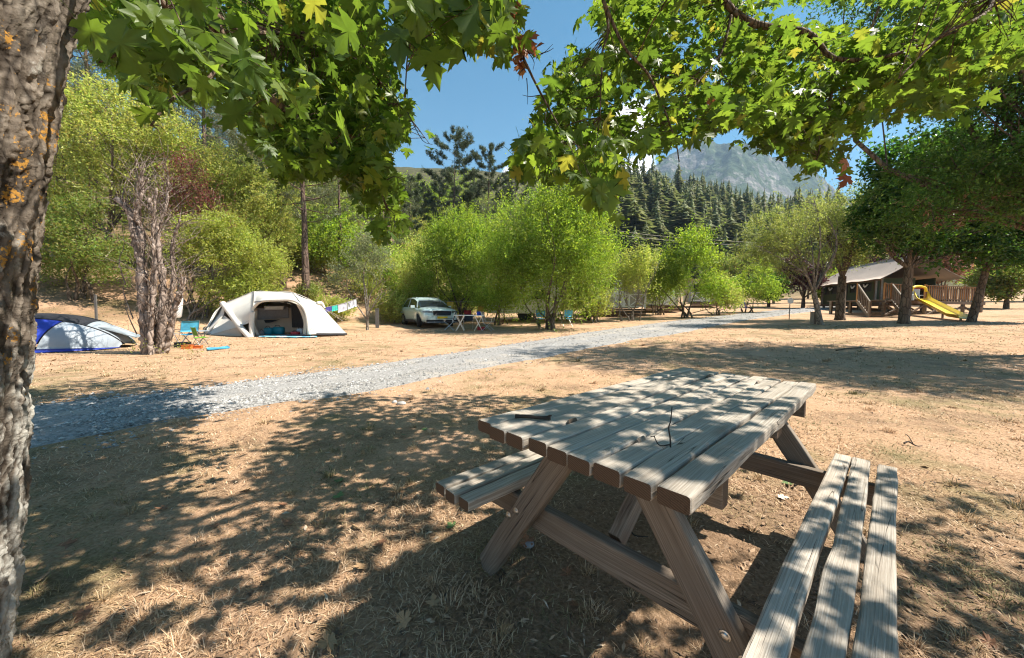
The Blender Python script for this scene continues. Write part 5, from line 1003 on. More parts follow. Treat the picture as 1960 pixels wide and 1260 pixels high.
def beige_tent():
    c = G(522, 645)[0]; D0 = float((c-CAM)@FW); e = empty('tunnel_tent', c, label='large cream tunnel tent with its wide front opening rolled up', cat='tent')
    def q(x, y, dd=0.0): return Wp(380+np.asarray(x, float)/6.125, 520+np.asarray(y, float)/6.125, D0+np.asarray(dd, float))-c
    def line(pts, n): return spline([q(*p) for p in pts], n)
    def loft(name, a, b, mat, n=16, m=8, bulge=0.0, thick=.02):
        A, B = line(a, n), line(b, n); k = np.linspace(0, 1, m)[:, None, None]; S = A[None]*(1-k)+B[None]*k
        S[..., 2] += bulge*np.sin(np.pi*k[..., 0])*np.sin(np.pi*np.linspace(0, 1, n))[None]; S = S+.012*fbm(S*2.3, 3, 6)[..., None]*np.array([0, 1, 1.])
        V, F = sheet(S, thick); return ob(name, make_mesh(name, V, F, mat, True), e)
    ridge = [(655, 232, 1.0), (780, 234, 1.0), (940, 242, 1.0), (1108, 246, 1.0)]
    loft('roof_panel', ridge, [(640, 425, 0), (760, 342, -.15), (1010, 335, -.15), (1215, 405, 0)], M_CANVAS, bulge=.03)
    loft('left_panel', [(655, 232, 1.0), (640, 425, .0), (615, 560, -.05), (612, 600, -.05)], [(288, 380, .7), (372, 500, .3), (440, 585, .05), (480, 635, -.05)], M_CANVAS, bulge=-.05)
    loft('right_panel', [(1108, 246, 1.0), (1215, 405, 0), (1272, 540, -.05), (1292, 735, -.05)], [(1180, 300, 1.3), (1395, 378, 1.2), (1560, 555, 1.0), (1738, 730, .7)], M_CANVAS, bulge=.05)
    loft('left_cabin_wall', [(45, 795, .4), (170, 640, 1.0), (300, 510, 1.3)], [(520, 783, .3), (480, 690, .5), (440, 620, .7)], M_CANVAS)
    loft('left_cabin_base', [(40, 800, .35), (110, 745, .55), (60, 760, .5)][:2], [(525, 786, .25), (470, 650, .42)], M_CANVAS2, bulge=.0)
    loft('left_cabin_roof', [(45, 795, .45), (170, 500, 1.9), (288, 382, 2.3)], [(300, 510, 1.25), (300, 470, 1.2), (296, 384, .8)], M_CANVAS, m=6)
    prof = [(45, 800, .4), (170, 560, 1.2), (290, 385, 1.4), (470, 310, 1.1), (655, 234, 1.0), (900, 241, 1.0), (1108, 248, 1.0), (1395, 380, 1.25), (1570, 560, 1.0), (1738, 732, .75)]
    rear = [(180, 770, 3.6), (300, 640, 3.8), (420, 500, 4.0), (560, 420, 4.2), (700, 370, 4.3), (900, 360, 4.3), (1080, 380, 4.3), (1280, 500, 4.2), (1430, 620, 4.0), (1560, 700, 3.8)]
    loft('rear_shell', prof, rear, M_CANVAS, n=24, m=8)
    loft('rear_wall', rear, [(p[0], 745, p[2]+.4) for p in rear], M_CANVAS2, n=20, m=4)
    def beam(pts, r, n=22): MB().tube(line(pts, n), r, 10).build('air_beam', M_CANVAS, e, True)
    beam([(282, 372, .5), (400, 530, .2), (500, 660, -.1), (608, 785, -.25)], .10)
    beam([(632, 788, -.15), (622, 640, -.12), (632, 470, -.1)], .085)
    beam([(632, 470, -.1), (650, 420, -.1), (745, 348, -.2), (960, 335, -.2), (1110, 340, -.2), (1215, 405, -.1), (1268, 520, -.1), (1296, 735, -.12)], .05, 34)
    beam([(1296, 735, -.12), (1345, 660, 0), (1395, 590, .2)], .055)
    beam([(1390, 372, 1.0), (1440, 372, 1.2), (1470, 430, 1.3)], .07)
    for a in ([(652, 440, 0), (690, 500, .15), (655, 600, .1), (715, 745, .1)], [(1150, 385, .05), (1200, 480, .15), (1235, 600, .15), (1228, 735, .1)]):
        b = [(x+(-34 if x < 900 else 40), y+6, dd-.05) for x, y, dd in a]; loft('door_curtain', a, b, M_CANVAS2, n=12, m=4)
    loft('rolled_door', [(655, 368, -.2), (730, 356, -.25)], [(655, 352, -.2), (745, 345, -.25)], M_GREYF, n=6, m=3)
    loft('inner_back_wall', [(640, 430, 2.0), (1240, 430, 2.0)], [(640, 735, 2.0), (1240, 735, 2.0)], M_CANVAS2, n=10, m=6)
    loft('inner_window', [(692, 432, 1.93), (1050, 415, 1.93)], [(690, 565, 1.93), (1055, 545, 1.93)], M_GREYF, n=8, m=4)
    loft('clear_pane', [(770, 408, 1.85), (995, 405, 1.85)], [(775, 448, 1.85), (990, 446, 1.85)], M_WHITE, n=6, m=3)
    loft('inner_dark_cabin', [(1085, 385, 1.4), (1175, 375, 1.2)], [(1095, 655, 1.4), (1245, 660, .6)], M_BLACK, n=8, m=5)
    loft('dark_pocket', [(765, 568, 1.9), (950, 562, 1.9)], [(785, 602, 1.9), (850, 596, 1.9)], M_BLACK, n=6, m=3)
    loft('groundsheet', [(655, 762, -.05), (1290, 745, -.05)], [(655, 735, 2.0), (1240, 735, 2.0)], M_GREYF, n=6, m=4)
    loft('skirt', [(1380, 722, -.02), (1740, 722, .68)], [(1380, 742, -.06), (1745, 738, .64)], M_BLACK, n=10, m=3)
    for a, b in (((288, 378, .6), (20, 740, -.2)), ((1480, 440, 1.2), (1720, 560, 2.0)), ((1480, 440, 1.2), (1690, 580, 1.4)), ((545, 600, -.1), (610, 560, -.1))): MB().tube([q(*a), q(*b)], .006, 4).build('guy_rope', M_ROPE, e)
    def bag(name, x, y, w, h, mat, label, cat, dd, g=None):
        b = q(x, y, dd)+c; k = (D0+dd)/FPX/6.125; ee = empty(name, b, label=label, cat=cat, group=g); mb = MB(); ww, hh = w*k/2, h*k
        prof2 = [(.80, 0), (.98, .06), (1.0, .5), (.97, .86), (.82, .98), (.4, 1.0), (0.01, 1.0)]; a = np.linspace(0, 2*np.pi, 17)[:-1]
        V = np.array([[ww*r*np.sign(math.cos(t))*abs(math.cos(t))**.6, ww*.75*r*np.sign(math.sin(t))*abs(math.sin(t))**.6, hh*z] for r, z in prof2 for t in a]); F = np.array([[i*16+j, i*16+(j+1) % 16, (i+1)*16+(j+1) % 16, (i+1)*16+j] for i in range(6) for j in range(16)]); mb.add(V, F)
        mb.build('body', mat, ee, True); h2 = MB(); h2.tube(spline([[-ww*.5, -ww*.3, hh*.97], [-ww*.3, -ww*.3, hh*1.18], [ww*.3, -ww*.3, hh*1.18], [ww*.5, -ww*.3, hh*.97]], 10), .012, 6).build('handle', M_BLACK, ee, True); return ee
    bag('storage_box', 822, 738, 95, 82, M_TEAL, 'smaller teal storage tub on the left inside the beige tent', 'box', .7)
    bag('storage_box', 940, 735, 125, 88, M_TEAL, 'wider teal storage tub in the middle of the tent opening', 'box', .9)
    bag('duffel_bag', 1135, 748, 95, 45, M_RED, 'small red and white bag lying at the right of the tent opening', 'bag', .2)
    bag('cool_bag', 1195, 738, 75, 70, M_SILVER, 'grey and white cool bag behind the red bag in the tent opening', 'bag', .35)
    bag('crate', 745, 742, 60, 50, M_GREYF, 'small grey crate against the left edge of the tent opening', 'crate', .6)
    tw_ = MB(); A = np.array([[q(705, 800, -.35), q(1000, 800, -.5), q(1395, 770, -.35)], [q(712, 770, .0), q(1000, 768, -.05), q(1380, 757, .0)]])+c; A = np.stack([spline(r, 26) for r in A]); k = np.linspace(0, 1, 6)[:, None, None]; A = A[0][None]*(1-k)+A[1][None]*k; A[..., 2] = T(A[..., 0], A[..., 1])+.03+.015*fbm(A*5, 2, 3)
    m = NT('patterned_mat'); p = m.pos(); cc = m.ramp(m.noise(p, 7, 3, .6), (.40, (.62, .70, .72)), (.46, (.10, .42, .58)), (.60, (.05, .30, .48)), (.66, (.55, .65, .68)), interp='CONSTANT'); M_MAT = m.done(m.pbr(cc, .7))
    V, F = sheet(A, .012); tag(ob('beach_mat', make_mesh('beach_mat', V, F[:, ::-1], M_MAT)), 'light blue patterned mat spread in front of the beige tent opening', 'mat')
    # clothesline to the forked tree
    a, b = q(1462, 425, 1.3)+c, Wp(685, 571, 16.9); ln = spline([a, (a+b)/2-[0, 0, .04], b], 16)
    tag(MB().tube(ln, .005, 5).build('clothesline', M_ROPE), 'thin clothesline strung from the beige tent to the forked tree', 'clothesline')
    for t0, t1, hh, mt, lb in ((.06, .22, .20, flat('navy_cloth', (.05, .04, .20), .8), 'navy cloth hanging nearest the tent on the clothesline'), (.23, .38, .24, flat('sea_green_cloth', (.03, .36, .30), .8), 'sea green cloth second on the clothesline'), (.40, .66, .36, flat('grey_towel', (.40, .40, .46), .9), 'lavender grey towel in the middle of the clothesline'), (.68, .95, .36, flat('pale_towel', (.52, .53, .58), .9), 'pale grey towel hanging nearest the forked tree')):
        k = np.linspace(t0, t1, 12)*15; P = np.stack([np.interp(k, np.arange(16), ln[:, i]) for i in range(3)], -1); S = np.stack([P+np.array([0, 0, -hh*f]) for f in np.linspace(0, 1, 7)]); S[..., 1] += .03*np.sin(np.arange(12)*1.3)[None]*np.linspace(0, 1, 7)[:, None]; V, F = sheet(S, .012); tag(ob('towel', make_mesh('towel', V, F, mt, True)), lb, 'towel', 'laundry on the clothesline')
beige_tent()
def folding_chair(name, loc, rz, mat, label, sc=1.0, group=None):
    e = empty(name, loc, rz, label=label, cat='camping chair', group=group); e.scale = (sc,)*3
    for sx in (-.27, .27):
        MB().tube([[sx, -.24, 0], [sx, .22, .44]], .011, 6).build('leg', M_ALU, e); MB().tube([[sx, .24, 0], [sx, -.22, .44], [sx, -.24, .60]], .011, 6).build('leg', M_ALU, e)
        MB().tube([[sx, .17, .42], [sx, .30, .92]], .011, 6).build('back_post', M_ALU, e); MB().bar([sx, -.26, .61], [sx, .22, .62], .045, .02).build('armrest', M_BLACK, e)
    for nm, A, B in (('seat', [[-.26, -.22, .44], [0, -.22, .41], [.26, -.22, .44]], [[-.26, .19, .43], [0, .19, .39], [.26, .19, .43]]), ('backrest', [[-.26, .19, .52], [0, .23, .52], [.26, .19, .52]], [[-.26, .30, .91], [0, .34, .90], [.26, .30, .91]])):
        a, b = spline(A, 9), spline(B, 9); k = np.linspace(0, 1, 6)[:, None, None]; V, F = sheet(a[None]*(1-k)+b[None]*k, .012); ob(nm, make_mesh(nm, V, F, mat, True), e)
    return e
def camp_gear():
    folding_chair('folding_chair', G(358, 662)[0], R(245), M_CYAN, 'light blue folding chair right of the gnarled tree', .8)
    folding_chair('folding_chair', G(386, 664)[0], R(150), M_GREENC, 'low bright green folding chair in front of the tent left corner', .62)
    t = G(372, 660)[0]; e = empty('side_table', t, label='low grey folding table between the blue and green chairs', cat='table')
    MB().box((-.3, -.2, .40), (.3, .2, .425)).build('tabletop', M_SILVER, e)
    for x in (-.26, .26): MB().bar([x, -.17, 0], [x, .17, .40], .02, .02).build('leg', M_ALU, e); MB().bar([x+.02, .17, 0], [x+.02, -.17, .40], .02, .02).build('leg', M_ALU, e)
    def crate(px, py, s, mat, label, name='crate', cat='crate'):
        e = empty(name, G(px, py)[0], .3, label=label, cat=cat); mb = MB(); mb.box((-s, -s*.7, 0), (s, s*.7, .02))
        for lo, hi in (((-s, -s*.7, .02), (s, -s*.7+.02, s*.9)), ((-s, s*.7-.02, .02), (s, s*.7, s*.9)), ((-s, -s*.7+.02, .02), (-s+.02, s*.7-.02, s*.9)), ((s-.02, -s*.7+.02, .02), (s, s*.7-.02, s*.9))): mb.box(lo, hi)
        mb.build('body', mat, e); MB().box((-s*1.06, -s*.76, s*.9), (s*1.06, s*.76, s*.98)).build('lid', mat, e)
    crate(359, 668, .11, M_ORANGE, 'orange plastic box on the grass under the blue chair', 'storage_box', 'box'); crate(380, 667, .08, M_ORANGE, 'smaller orange box beside the green chair', 'storage_box', 'box'); crate(350, 665, .15, M_BLACK, 'black gear bag left of the orange box', 'gear_bag', 'bag')
    b = G([395, 436, 440, 398], [668, 664, 667, 672]); A = b[[0, 1, 3, 2]].reshape(2, 2, 3); k = np.linspace(0, 1, 9); A = np.stack([spline(A[:, 0], 9), spline(A[:, 1], 9)], 1); A = np.stack([spline(r, 9) for r in A]); A[..., 2] = T(A[..., 0], A[..., 1])+.03+.02*fbm(A*6, 2, 5); V, F = sheet(A, .015); tag(ob('sleeping_mat', make_mesh('sleeping_mat', V, F, M_CYAN, True)), 'crumpled blue mat lying in front of the green chair', 'mat')
    e = empty('folded_parasol', at(326, 11.4), label='folded white parasol standing among the twigs behind the gnarled tree', cat='parasol'); e.scale = (.75, .75, .75); e.rotation_euler = (0, .22, 0)
    pr = [(.03, 2.35), (.05, 2.2), (.10, 1.9), (.13, 1.5), (.15, 1.15), (.11, 1.08)]; a = np.linspace(0, 2*np.pi, 15)[:-1]; V = np.array([[r*(1+.18*math.cos(t*7))*math.cos(t), r*(1+.18*math.cos(t*7))*math.sin(t), z] for r, z in pr for t in a]); F = np.array([[i*14+j, i*14+(j+1) % 14, (i+1)*14+(j+1) % 14, (i+1)*14+j] for i in range(5) for j in range(14)]); MB().add(V, F).build('canopy', M_WHITE, e, True); MB().tube([[0, 0, 0], [0, 0, 2.45]], .018, 8).build('pole', M_ALU, e, True)
    M_OCHRE = flat('ochre_towel', (.45, .30, .04), .8)
    # camp table and chairs
    b = G(903, 633)[0]; e = empty('camp_table', b, .08, label='white folding camp table with crossed metal legs in front of the bushes', cat='table')
    MB().box((-.78, -.32, .68), (.55, .32, .71)).build('tabletop', M_WHITE, e)
    for x0 in (-.70, .12):
        for y in (-.28, .28): MB().bar([x0, y, 0], [x0+.36, y, .68], .025, .025).build('leg', M_ALU, e); MB().bar([x0+.36, y+.03, 0], [x0, y+.03, .68], .025, .025).build('leg', M_ALU, e)
    mb = MB(); a = np.linspace(0, 2*np.pi, 15)[:-1]; pr = [(.09, .71), (.11, .73), (.115, .86), (.10, .87), (.10, .74)]; V = np.array([[.30+r*math.cos(t), .05+r*math.sin(t), z+.002] for r, z in pr for t in a]); F = np.array([[i*14+j, i*14+(j+1) % 14, (i+1)*14+(j+1) % 14, (i+1)*14+j] for i in range(4) for j in range(14)])
    pot = empty('cooking_pot', b+np.array([.32, .07, .712]), label='blue cooking pot standing on the folding camp table', cat='pot'); V = V-[.30, .05, .712]; MB().add(V, F).build('body', M_BLUE, pot, True); MB().tube([[.11, 0, .1], [.24, 0, .12]], .01, 6).build('handle', M_BLACK, pot, True)
    folding_chair('folding_chair', b+np.array([.75, -.05, 0]), R(80), M_CANVAS2, 'tan folding chair at the right end of the camp table', .95)
    folding_chair('folding_chair', b+np.array([-.25, .75, 0]), R(5), M_BLACK, 'dark folding chair behind the camp table', .8)
    folding_chair('folding_chair', b+np.array([-1.05, .1, 0]), R(-85), M_BLACK, 'dark folding chair at the left end of the camp table', .9)
    crate(921, 632, .16, M_RED, 'red and white cool box under the right end of the camp table', 'cool_box', 'box')
    for px, py, d, w, h, mt, lb in ((862, 578, 19.6, .35, .4, M_OCHRE, 'yellow towel hanging in the bushes right of the car'), (895, 594, 20.2, .4, .3, M_RED, 'dark red towel hanging behind the camp table'), (920, 586, 19.7, .3, .5, M_OCHRE, 'ochre towel hanging right of the dark red one')):
        p = Wp(px, py, d); S = np.array([[p+[x, .03*math.sin(x*14+z*3), -z] for x in np.linspace(-w/2, w/2, 9)] for z in np.linspace(0, h, 6)]); V, F = sheet(S, .012); tag(ob('towel', make_mesh('towel', V, F, mt, True)), lb, 'towel', 'towels hung in the bushes')
    tag(MB().tube(spline([Wp(838, 576, 19.7), Wp(880, 578, 19.7), Wp(935, 578, 19.7)], 9), .005, 5).build('towel_line', M_ROPE), 'washing line strung between the bushes behind the camp table', 'clothesline')
camp_gear()
def car():
    p = at(817, 19.7); hd = math.atan2(-.854, .52); e = empty('parked_car', p, hd, label='pale mint green sport utility car parked under the bushes, nose towards the road', cat='car'); e.scale = (1, 1, .94)
    # stations along x: half width at sill, half width at shoulder, bottom z, shoulder z, hood/deck z
    st = [(-2.30, .62, .72, .42, .86, .98), (-2.22, .80, .88, .30, .96, 1.06), (-1.9, .88, .93, .26, .99, 1.10), (-1.3, .90, .95, .24, 1.05, 1.12), (-.5, .90, .945, .24, 1.04, 1.09), (.4, .90, .945, .24, 1.03, 1.09), (1.0, .90, .94, .24, .98, 1.08), (1.5, .90, .945, .25, .96, 1.08), (1.95, .88, .93, .26, .90, 1.03), (2.2, .82, .88, .27, .83, .97), (2.33, .70, .77, .32, .76, .88)]
    def ring(s):
        x, ws, wb, zb, zs, zt = s
        half = [(0, zb), (ws*.9, zb), (ws, zb+.06), (wb, zb+(zs-zb)*.45), (wb, zb+(zs-zb)*.75), (wb*.965, zs), (wb*.85, zs+(zt-zs)*.62), (wb*.5, zt), (0, zt+.012)]
        return [[x, y, z] for y, z in half]+[[x, -y, z] for y, z in half[-2:0:-1]]
    St = np.array(st); xs = np.linspace(-2.30, 2.33, 44); St2 = np.stack([np.interp(xs, St[:, 0], St[:, i]) for i in range(6)], -1); V = np.array([ring(s) for s in St2])
    for wx in (-1.38, 1.40):                       # wheel arches
        d2 = (V[..., 0]-wx)**2; arch = np.sqrt(np.clip(.40**2-d2, 0, None))+.33; low = (V[..., 2] < arch) & (d2 < .16); V[..., 2] = np.where(low, np.minimum(arch, .74), V[..., 2])
    n = V.shape[1]; m = len(V); i, j = np.meshgrid(np.arange(m-1), np.arange(n), indexing='ij'); j2 = (j+1) % n; F = np.stack([i*n+j, (i+1)*n+j, (i+1)*n+j2, i*n+j2], -1).reshape(-1, 4); VV = np.concatenate([V.reshape(-1, 3), [V[0].mean(0)], [V[-1].mean(0)]]); k = np.arange(n); F3 = np.concatenate([np.stack([k, (k+1) % n, np.full(n, m*n)], -1), np.stack([(m-1)*n+(k+1) % n, (m-1)*n+k, np.full(n, m*n+1)], -1)])
    MB().add(VV, [F, F3]).build('body', M_PAINT, e, True)
    gs = [(-2.12, .66, 1.08, 1.09), (-1.72, .70, 1.08, 1.42), (-1.3, .72, 1.05, 1.58), (-.5, .735, 1.05, 1.615), (.0, .73, 1.05, 1.60), (.25, .71, 1.03, 1.55), (1.0, .73, 1.04, 1.27), (1.46, .76, 1.06, 1.075)]
    Gs = np.array(gs); gx = np.linspace(-2.12, 1.46, 30); G2 = np.stack([np.interp(gx, Gs[:, 0], Gs[:, i]) for i in range(4)], -1)
    def gring(s, off=0.0, lo=0.0):
        x, w, z0, z1 = s; h = z1-z0; wb = .875; half = [(wb-.02+off, z0-.03+lo*h), (wb-.05+off, z0+h*.18), (wb-.10-.03*h+off, z0+h*.55), (w-.02+off, z0+h*.86), (w*.86, z1-.01+off), (w*.4, z1+.012+off), (0, z1+.018+off)]
        return [[x, y, z] for y, z in half]+[[x, -y, z] for y, z in half[-2::-1]]
    V = np.array([gring(s) for s in G2]); Vs, F = sheet(V); MB().add(Vs, F[:, ::-1]).build('glasshouse', M_GLASSD, e, True)
    sel = [i for i in range(30) if -1.75 <= gx[i] <= .62]; V = np.array([gring(G2[i], .012)[3:10] for i in sel]); Vs, F = sheet(V, .02); MB().add(Vs, F).build('roof', M_PAINT, e, True)
    for sy in (1, -1):
        for (x0, x1) in ((-1.92, -1.62), (-.62, -.50), (.50, .62)):
            A = []
            for x in (x0, x1):
                s = [np.interp(x, gx, G2[:, i]) for i in range(4)]; r = gring(s, .010)[:5]; A.append([[x+(.55*(1-t/4.) if x0 > .4 else (-.12*(1-t/4.) if x0 < -1 else 0)), sy*p_[1], p_[2]] for t, p_ in enumerate(r)])
            Vs, F = sheet(np.array(A), .012 if sy < 0 else -.012); MB().add(Vs, F).build('pillar', M_PAINT, e, True)
        mb = MB(); mb.box((.62, sy*1.0-.10, 1.02), (.80, sy*1.0+.10, 1.16)); mb.build('wing_mirror', M_PAINT, e)
        MB().box((-1.0, min(sy*.925, sy*.953), .26), (1.0, max(sy*.925, sy*.953), .36)).build('sill_trim', M_BLACK, e)
        for x in (-.95, .02): MB().box((x, min(sy*.93, sy*.965), .84), (x+.2, max(sy*.93, sy*.965), .87)).build('door_handle', M_PAINT, e)
        A = np.array([[[2.10, sy*.90, .86], [2.28, sy*.76, .865], [2.365, sy*.50, .86]], [[2.15, sy*.89, .775], [2.33, sy*.76, .775], [2.395, sy*.50, .775]]]); Vs, F = sheet(A, .02 if sy > 0 else -.02); MB().add(Vs, F).build('headlight', flat('headlight_glass', (.10, .12, .13), .08, 0, .8), e, True)
    MB().add(*sheet(np.array([[[2.375, -.48, .86], [2.39, 0, .87], [2.375, .48, .86]], [[2.42, -.44, .64], [2.435, 0, .64], [2.42, .44, .64]]]), .03)).build('grille', M_BLACK, e, True)
    MB().add(*sheet(np.array([[[2.375, -.52, .885], [2.39, 0, .895], [2.375, .52, .885]], [[2.385, -.52, .862], [2.40, 0, .872], [2.385, .52, .862]]]), .03)).build('grille_trim', M_ALU, e, True)
    MB().box((2.38, -.80, .30), (2.41, .80, .40)).build('lower_grille', M_BLACK, e); MB().box((2.30, -.78, .27), (2.43, .78, .30)).build('front_lip', M_SILVER, e); MB().box((2.425, -.26, .47), (2.445, .26, .58)).build('number_plate', M_YELLOW, e)
    MB().box((2.28, -.72, .41), (2.40, .72, .60)).build('front_bumper', M_PAINT, e)
    for wx in (-1.38, 1.40):
        for sy in (1, -1):
            w = empty('wheel', (wx, sy*.84, .355), label=None); w.parent = e; w.matrix_parent_inverse = Matrix.Identity(4)
            if wx > 0: w.rotation_euler = (0, 0, -.35)
            a = np.linspace(0, 2*np.pi, 29)[:-1]; pr = [(.24, -.115), (.33, -.11), (.355, -.08), (.355, .08), (.33, .11), (.24, .115), (.24, -.115)]
            V = np.array([[r*math.cos(t), y, r*math.sin(t)] for r, y in pr for t in a]); nn = 28; F = np.array([[i*nn+j, i*nn+(j+1) % nn, (i+1)*nn+(j+1) % nn, (i+1)*nn+j] for i in range(6) for j in range(nn)]); MB().add(V, F).build('tyre', M_TYRE, w, True)
            mb = MB()
            for q in range(5):
                t = q*1.2566; mb.bar([0, sy*.09, 0], [.235*math.cos(t), sy*.075, .235*math.sin(t)], .075, .03, up=(0, 1, 0))
            V = np.array([[r*math.cos(t), y, r*math.sin(t)] for r, y in ((.24, -.1), (.24, .1), (.215, .1), (.215, -.1), (.24, -.1)) for t in a]); F = np.array([[i*nn+j, i*nn+(j+1) % nn, (i+1)*nn+(j+1) % nn, (i+1)*nn+j] for i in range(4) for j in range(nn)]); mb.add(V, F); mb.build('rim', M_ALU, w)
    MB().bar([-1.6, .62, 1.60], [.1, .62, 1.63], .03, .03).build('roof_rail', M_ALU, e); MB().bar([-1.6, -.62, 1.60], [.1, -.62, 1.63], .03, .03).build('roof_rail', M_ALU, e)
    MB().box((-2.2, -.8, .2), (2.1, .8, .34)).build('underbody', M_BLACK, e)
car()
# ---------------------------------------------------------------- lodge, slide, cabins, posts, wires
M_DECK = woodmat('orange_stained_wood', (.30, .13, .045), (.50, .25, .10), (.64, .38, .19), (.36, .17, .07), .4)
M_DECKG = woodmat('greyed_deck_wood', (.13, .105, .085), (.27, .225, .185), (.40, .34, .28), (.2, .15, .1), .3)
M_ROOFC = flat('tan_roof_canvas', (.36, .295, .245), .85, var=.08, scale=1.5)
M_GREENW = flat('olive_canvas_wall', (.055, .065, .028), .85, var=.1, scale=2)
M_DARKWIN = flat('dark_mesh_window', (.012, .012, .010), .6)
def lodge():
    def L(x, y, d): return Wp(1540+x/4.667, 460+y/4.667, d)
    dl, dr = 29.5, 20.8                              # distances of the far left and near right ends
    A0 = L(160, 580, 32.5); A1 = L(640, 548, 26.2)     # foot of the long wall
    ax = A1-A0; ax[2] = 0; LEN = np.linalg.norm(ax); ax /= LEN; ay = np.array([-ax[1], ax[0], 0]); ay = ay if ay[1] > 0 else -ay
    zf = float((A0[2]+A1[2])/2); O = np.array([A0[0], A0[1], zf]); e = empty('safari_lodge', O, math.atan2(ax[1], ax[0]), label='long olive canvas safari lodge under a pale tan roof', cat='lodge')
    LL = LEN+.7; HW = 1.75; Wd = 3.4
    MB().box((-.3, -.25, -.16), (LL, Wd, 0)).build('floor', M_DECKG, e)
    x = 0.0
    def wallseg(x0, x1, z0=0.0, z1=HW): return MB().box((x0, 0, z0), (x1, .05, z1)).build('canvas_wall', M_GREENW, e)
    wallseg(0, LEN, 0, .85); MB().box((.05, .03, .85), (LEN, .06, HW-.25)).build('mesh_window', M_DARKWIN, e); wallseg(0, LEN, HW-.25, HW)
    for x0 in (0, .95, LEN*.42, LEN*.52, LEN-.5): MB().box((x0, -.03, .85), (x0+.22 if x0 else .35, .028, HW-.25)).build('canvas_wall', M_GREENW, e)
    MB().box((LEN, 0, 0), (LEN+.05, 2.2, HW)).build('end_wall', M_GREENW, e); MB().box((-.05, 0, 0), (0, Wd, HW)).build('end_wall', M_GREENW, e); MB().box((0, Wd-.05, 0), (LEN, Wd, HW)).build('rear_wall', M_GREENW, e)
    for k in range(4): MB().tube(spline([[LEN*(.13+.22*k), -.02, HW-.32], [LEN*(.16+.22*k), -.04, HW-.55], [LEN*(.2+.22*k), -.03, HW-.36]], 7), .05, 6).build('rolled_curtain', M_WHITE, e, True)
    RX0, RX1 = -1.0, LL+.8; yr = Wd/2; zr = HW+1.55; ev = -.65
    nx = 22; RX1 = LL+.6; xs = np.linspace(RX0, RX1, nx); A = []
    for f in np.linspace(0, 1, 7):
        y = ev+(yr-ev)*f; z = HW-.12+(zr-HW+.12)*f-.10*math.sin(math.pi*f); hip = (1-f)*0
        A.append([[max(xx, RX0+1.3*f), y, z-.05*math.sin(xx*2.6)*math.sin(math.pi*f)*.6-.06*(1-f)*abs(math.sin(xx*1.3))] for xx in xs])
    V, F = sheet(np.array(A), .03); ob('roof', make_mesh('roof', V, F[:, ::-1], M_ROOFC, True), e)
    B = np.array(A); B[..., 1] = 2*yr-B[..., 1]; V, F = sheet(B, .03); ob('roof', make_mesh('roof', V, F, M_ROOFC, True), e)
    MB().bar([RX0+.2, ev+.12, HW-.16], [RX1-.1, ev+.12, HW-.16], .06, .12).build('eave_beam', M_DECK, e)
    for x in (0.1, LEN*.5, LEN+.05, LL-.1): MB().bar([x, -.12, -.1], [x, -.12, HW], .12, .12, up=(0, 1, 0)).build('post', M_DECKG, e)
    for x in np.linspace(.2, LL-.3, 7): MB().bar([x, 0, -.9], [x, 0, -.16], .14, .14, up=(0, 1, 0)).build('stilt', M_DECKG, e)
    # front deck
    P0 = L(728, 543, 21.2); P1 = L(1608, 541, 23.2); dx = P1-P0; dx[2] = 0; DL = np.linalg.norm(dx); dx /= DL; zd = float((P0[2]+P1[2])/2)
    de = empty('wooden_deck', (P0[0], P0[1], zd), math.atan2(dx[1], dx[0]), label='raised orange wooden deck with slatted railing and crossed bracing', cat='deck')
    nb = 22
    for k in range(nb): MB().box((-.05, .02+k*.145, -.035), (DL+.05, .155+k*.145, 0)).build('deck_board', M_DECKG, de)
    DD = nb*.145; MB().bar([-.05, 0, -.10], [DL+.05, 0, -.10], .05, .18).build('rim_joist', M_DECKG, de)
    gb = float(T(P0[0], P0[1])-zd)-.1
    for x in np.linspace(.05, DL-.05, 6):
        MB().bar([x, .12, gb], [x, .12, -.04], .13, .13, up=(0, 1, 0)).build('stilt', M_DECKG, de); MB().bar([x, DD-.2, gb-.1], [x, DD-.2, -.04], .13, .13, up=(0, 1, 0)).build('stilt', M_DECKG, de)
    xs = np.linspace(.05, DL-.05, 6)
    for a, b in zip(xs[:-1], xs[1:]):
        MB().bar([a, .04, gb+.18], [b, .04, -.2], .05, .09).build('diagonal_brace', M_DECKG, de); MB().bar([b, .20, gb+.18], [a, .20, -.2], .05, .09).build('diagonal_brace', M_DECKG, de)
    bal = MB().box((-.045, -.012, .06), (.045, .012, .90)).build('baluster', M_DECK, de); first = True
    def balu(x, y, rz=0):
        nonlocal first
        o = bal if first else bal.copy(); first = False
        if o is not bal: COL.objects.link(o); o.parent = de
        o.location = (x, y, 0); o.rotation_euler = (0, 0, rz)
    g0, g1 = DL*.245, DL*.39                          # gap where the slide starts
    x = .06
    while x < DL-.03:
        if not (g0 < x < g1): balu(x, .04)
        x += .19
    for y in np.arange(.16, DD, .14): balu(DL, y, R(90))
    for a, b in ((0, g0), (g1, DL)):
        MB().bar([a, .04, .93], [b, .04, .93], .09, .04).build('top_rail', M_DECK, de); MB().bar([a, .055, .10], [b, .055, .10], .03, .07).build('bottom_rail', M_DECK, de)
    MB().bar([DL, .08, .93], [DL, DD, .93], .09, .04).build('top_rail', M_DECK, de)
    for x in (0, g0, g1, DL*.60, DL*.8, DL): MB().bar([x, .09, -.03], [x, .09, 1.0], .09, .09, up=(0, 1, 0)).build('rail_post', M_DECK, de)
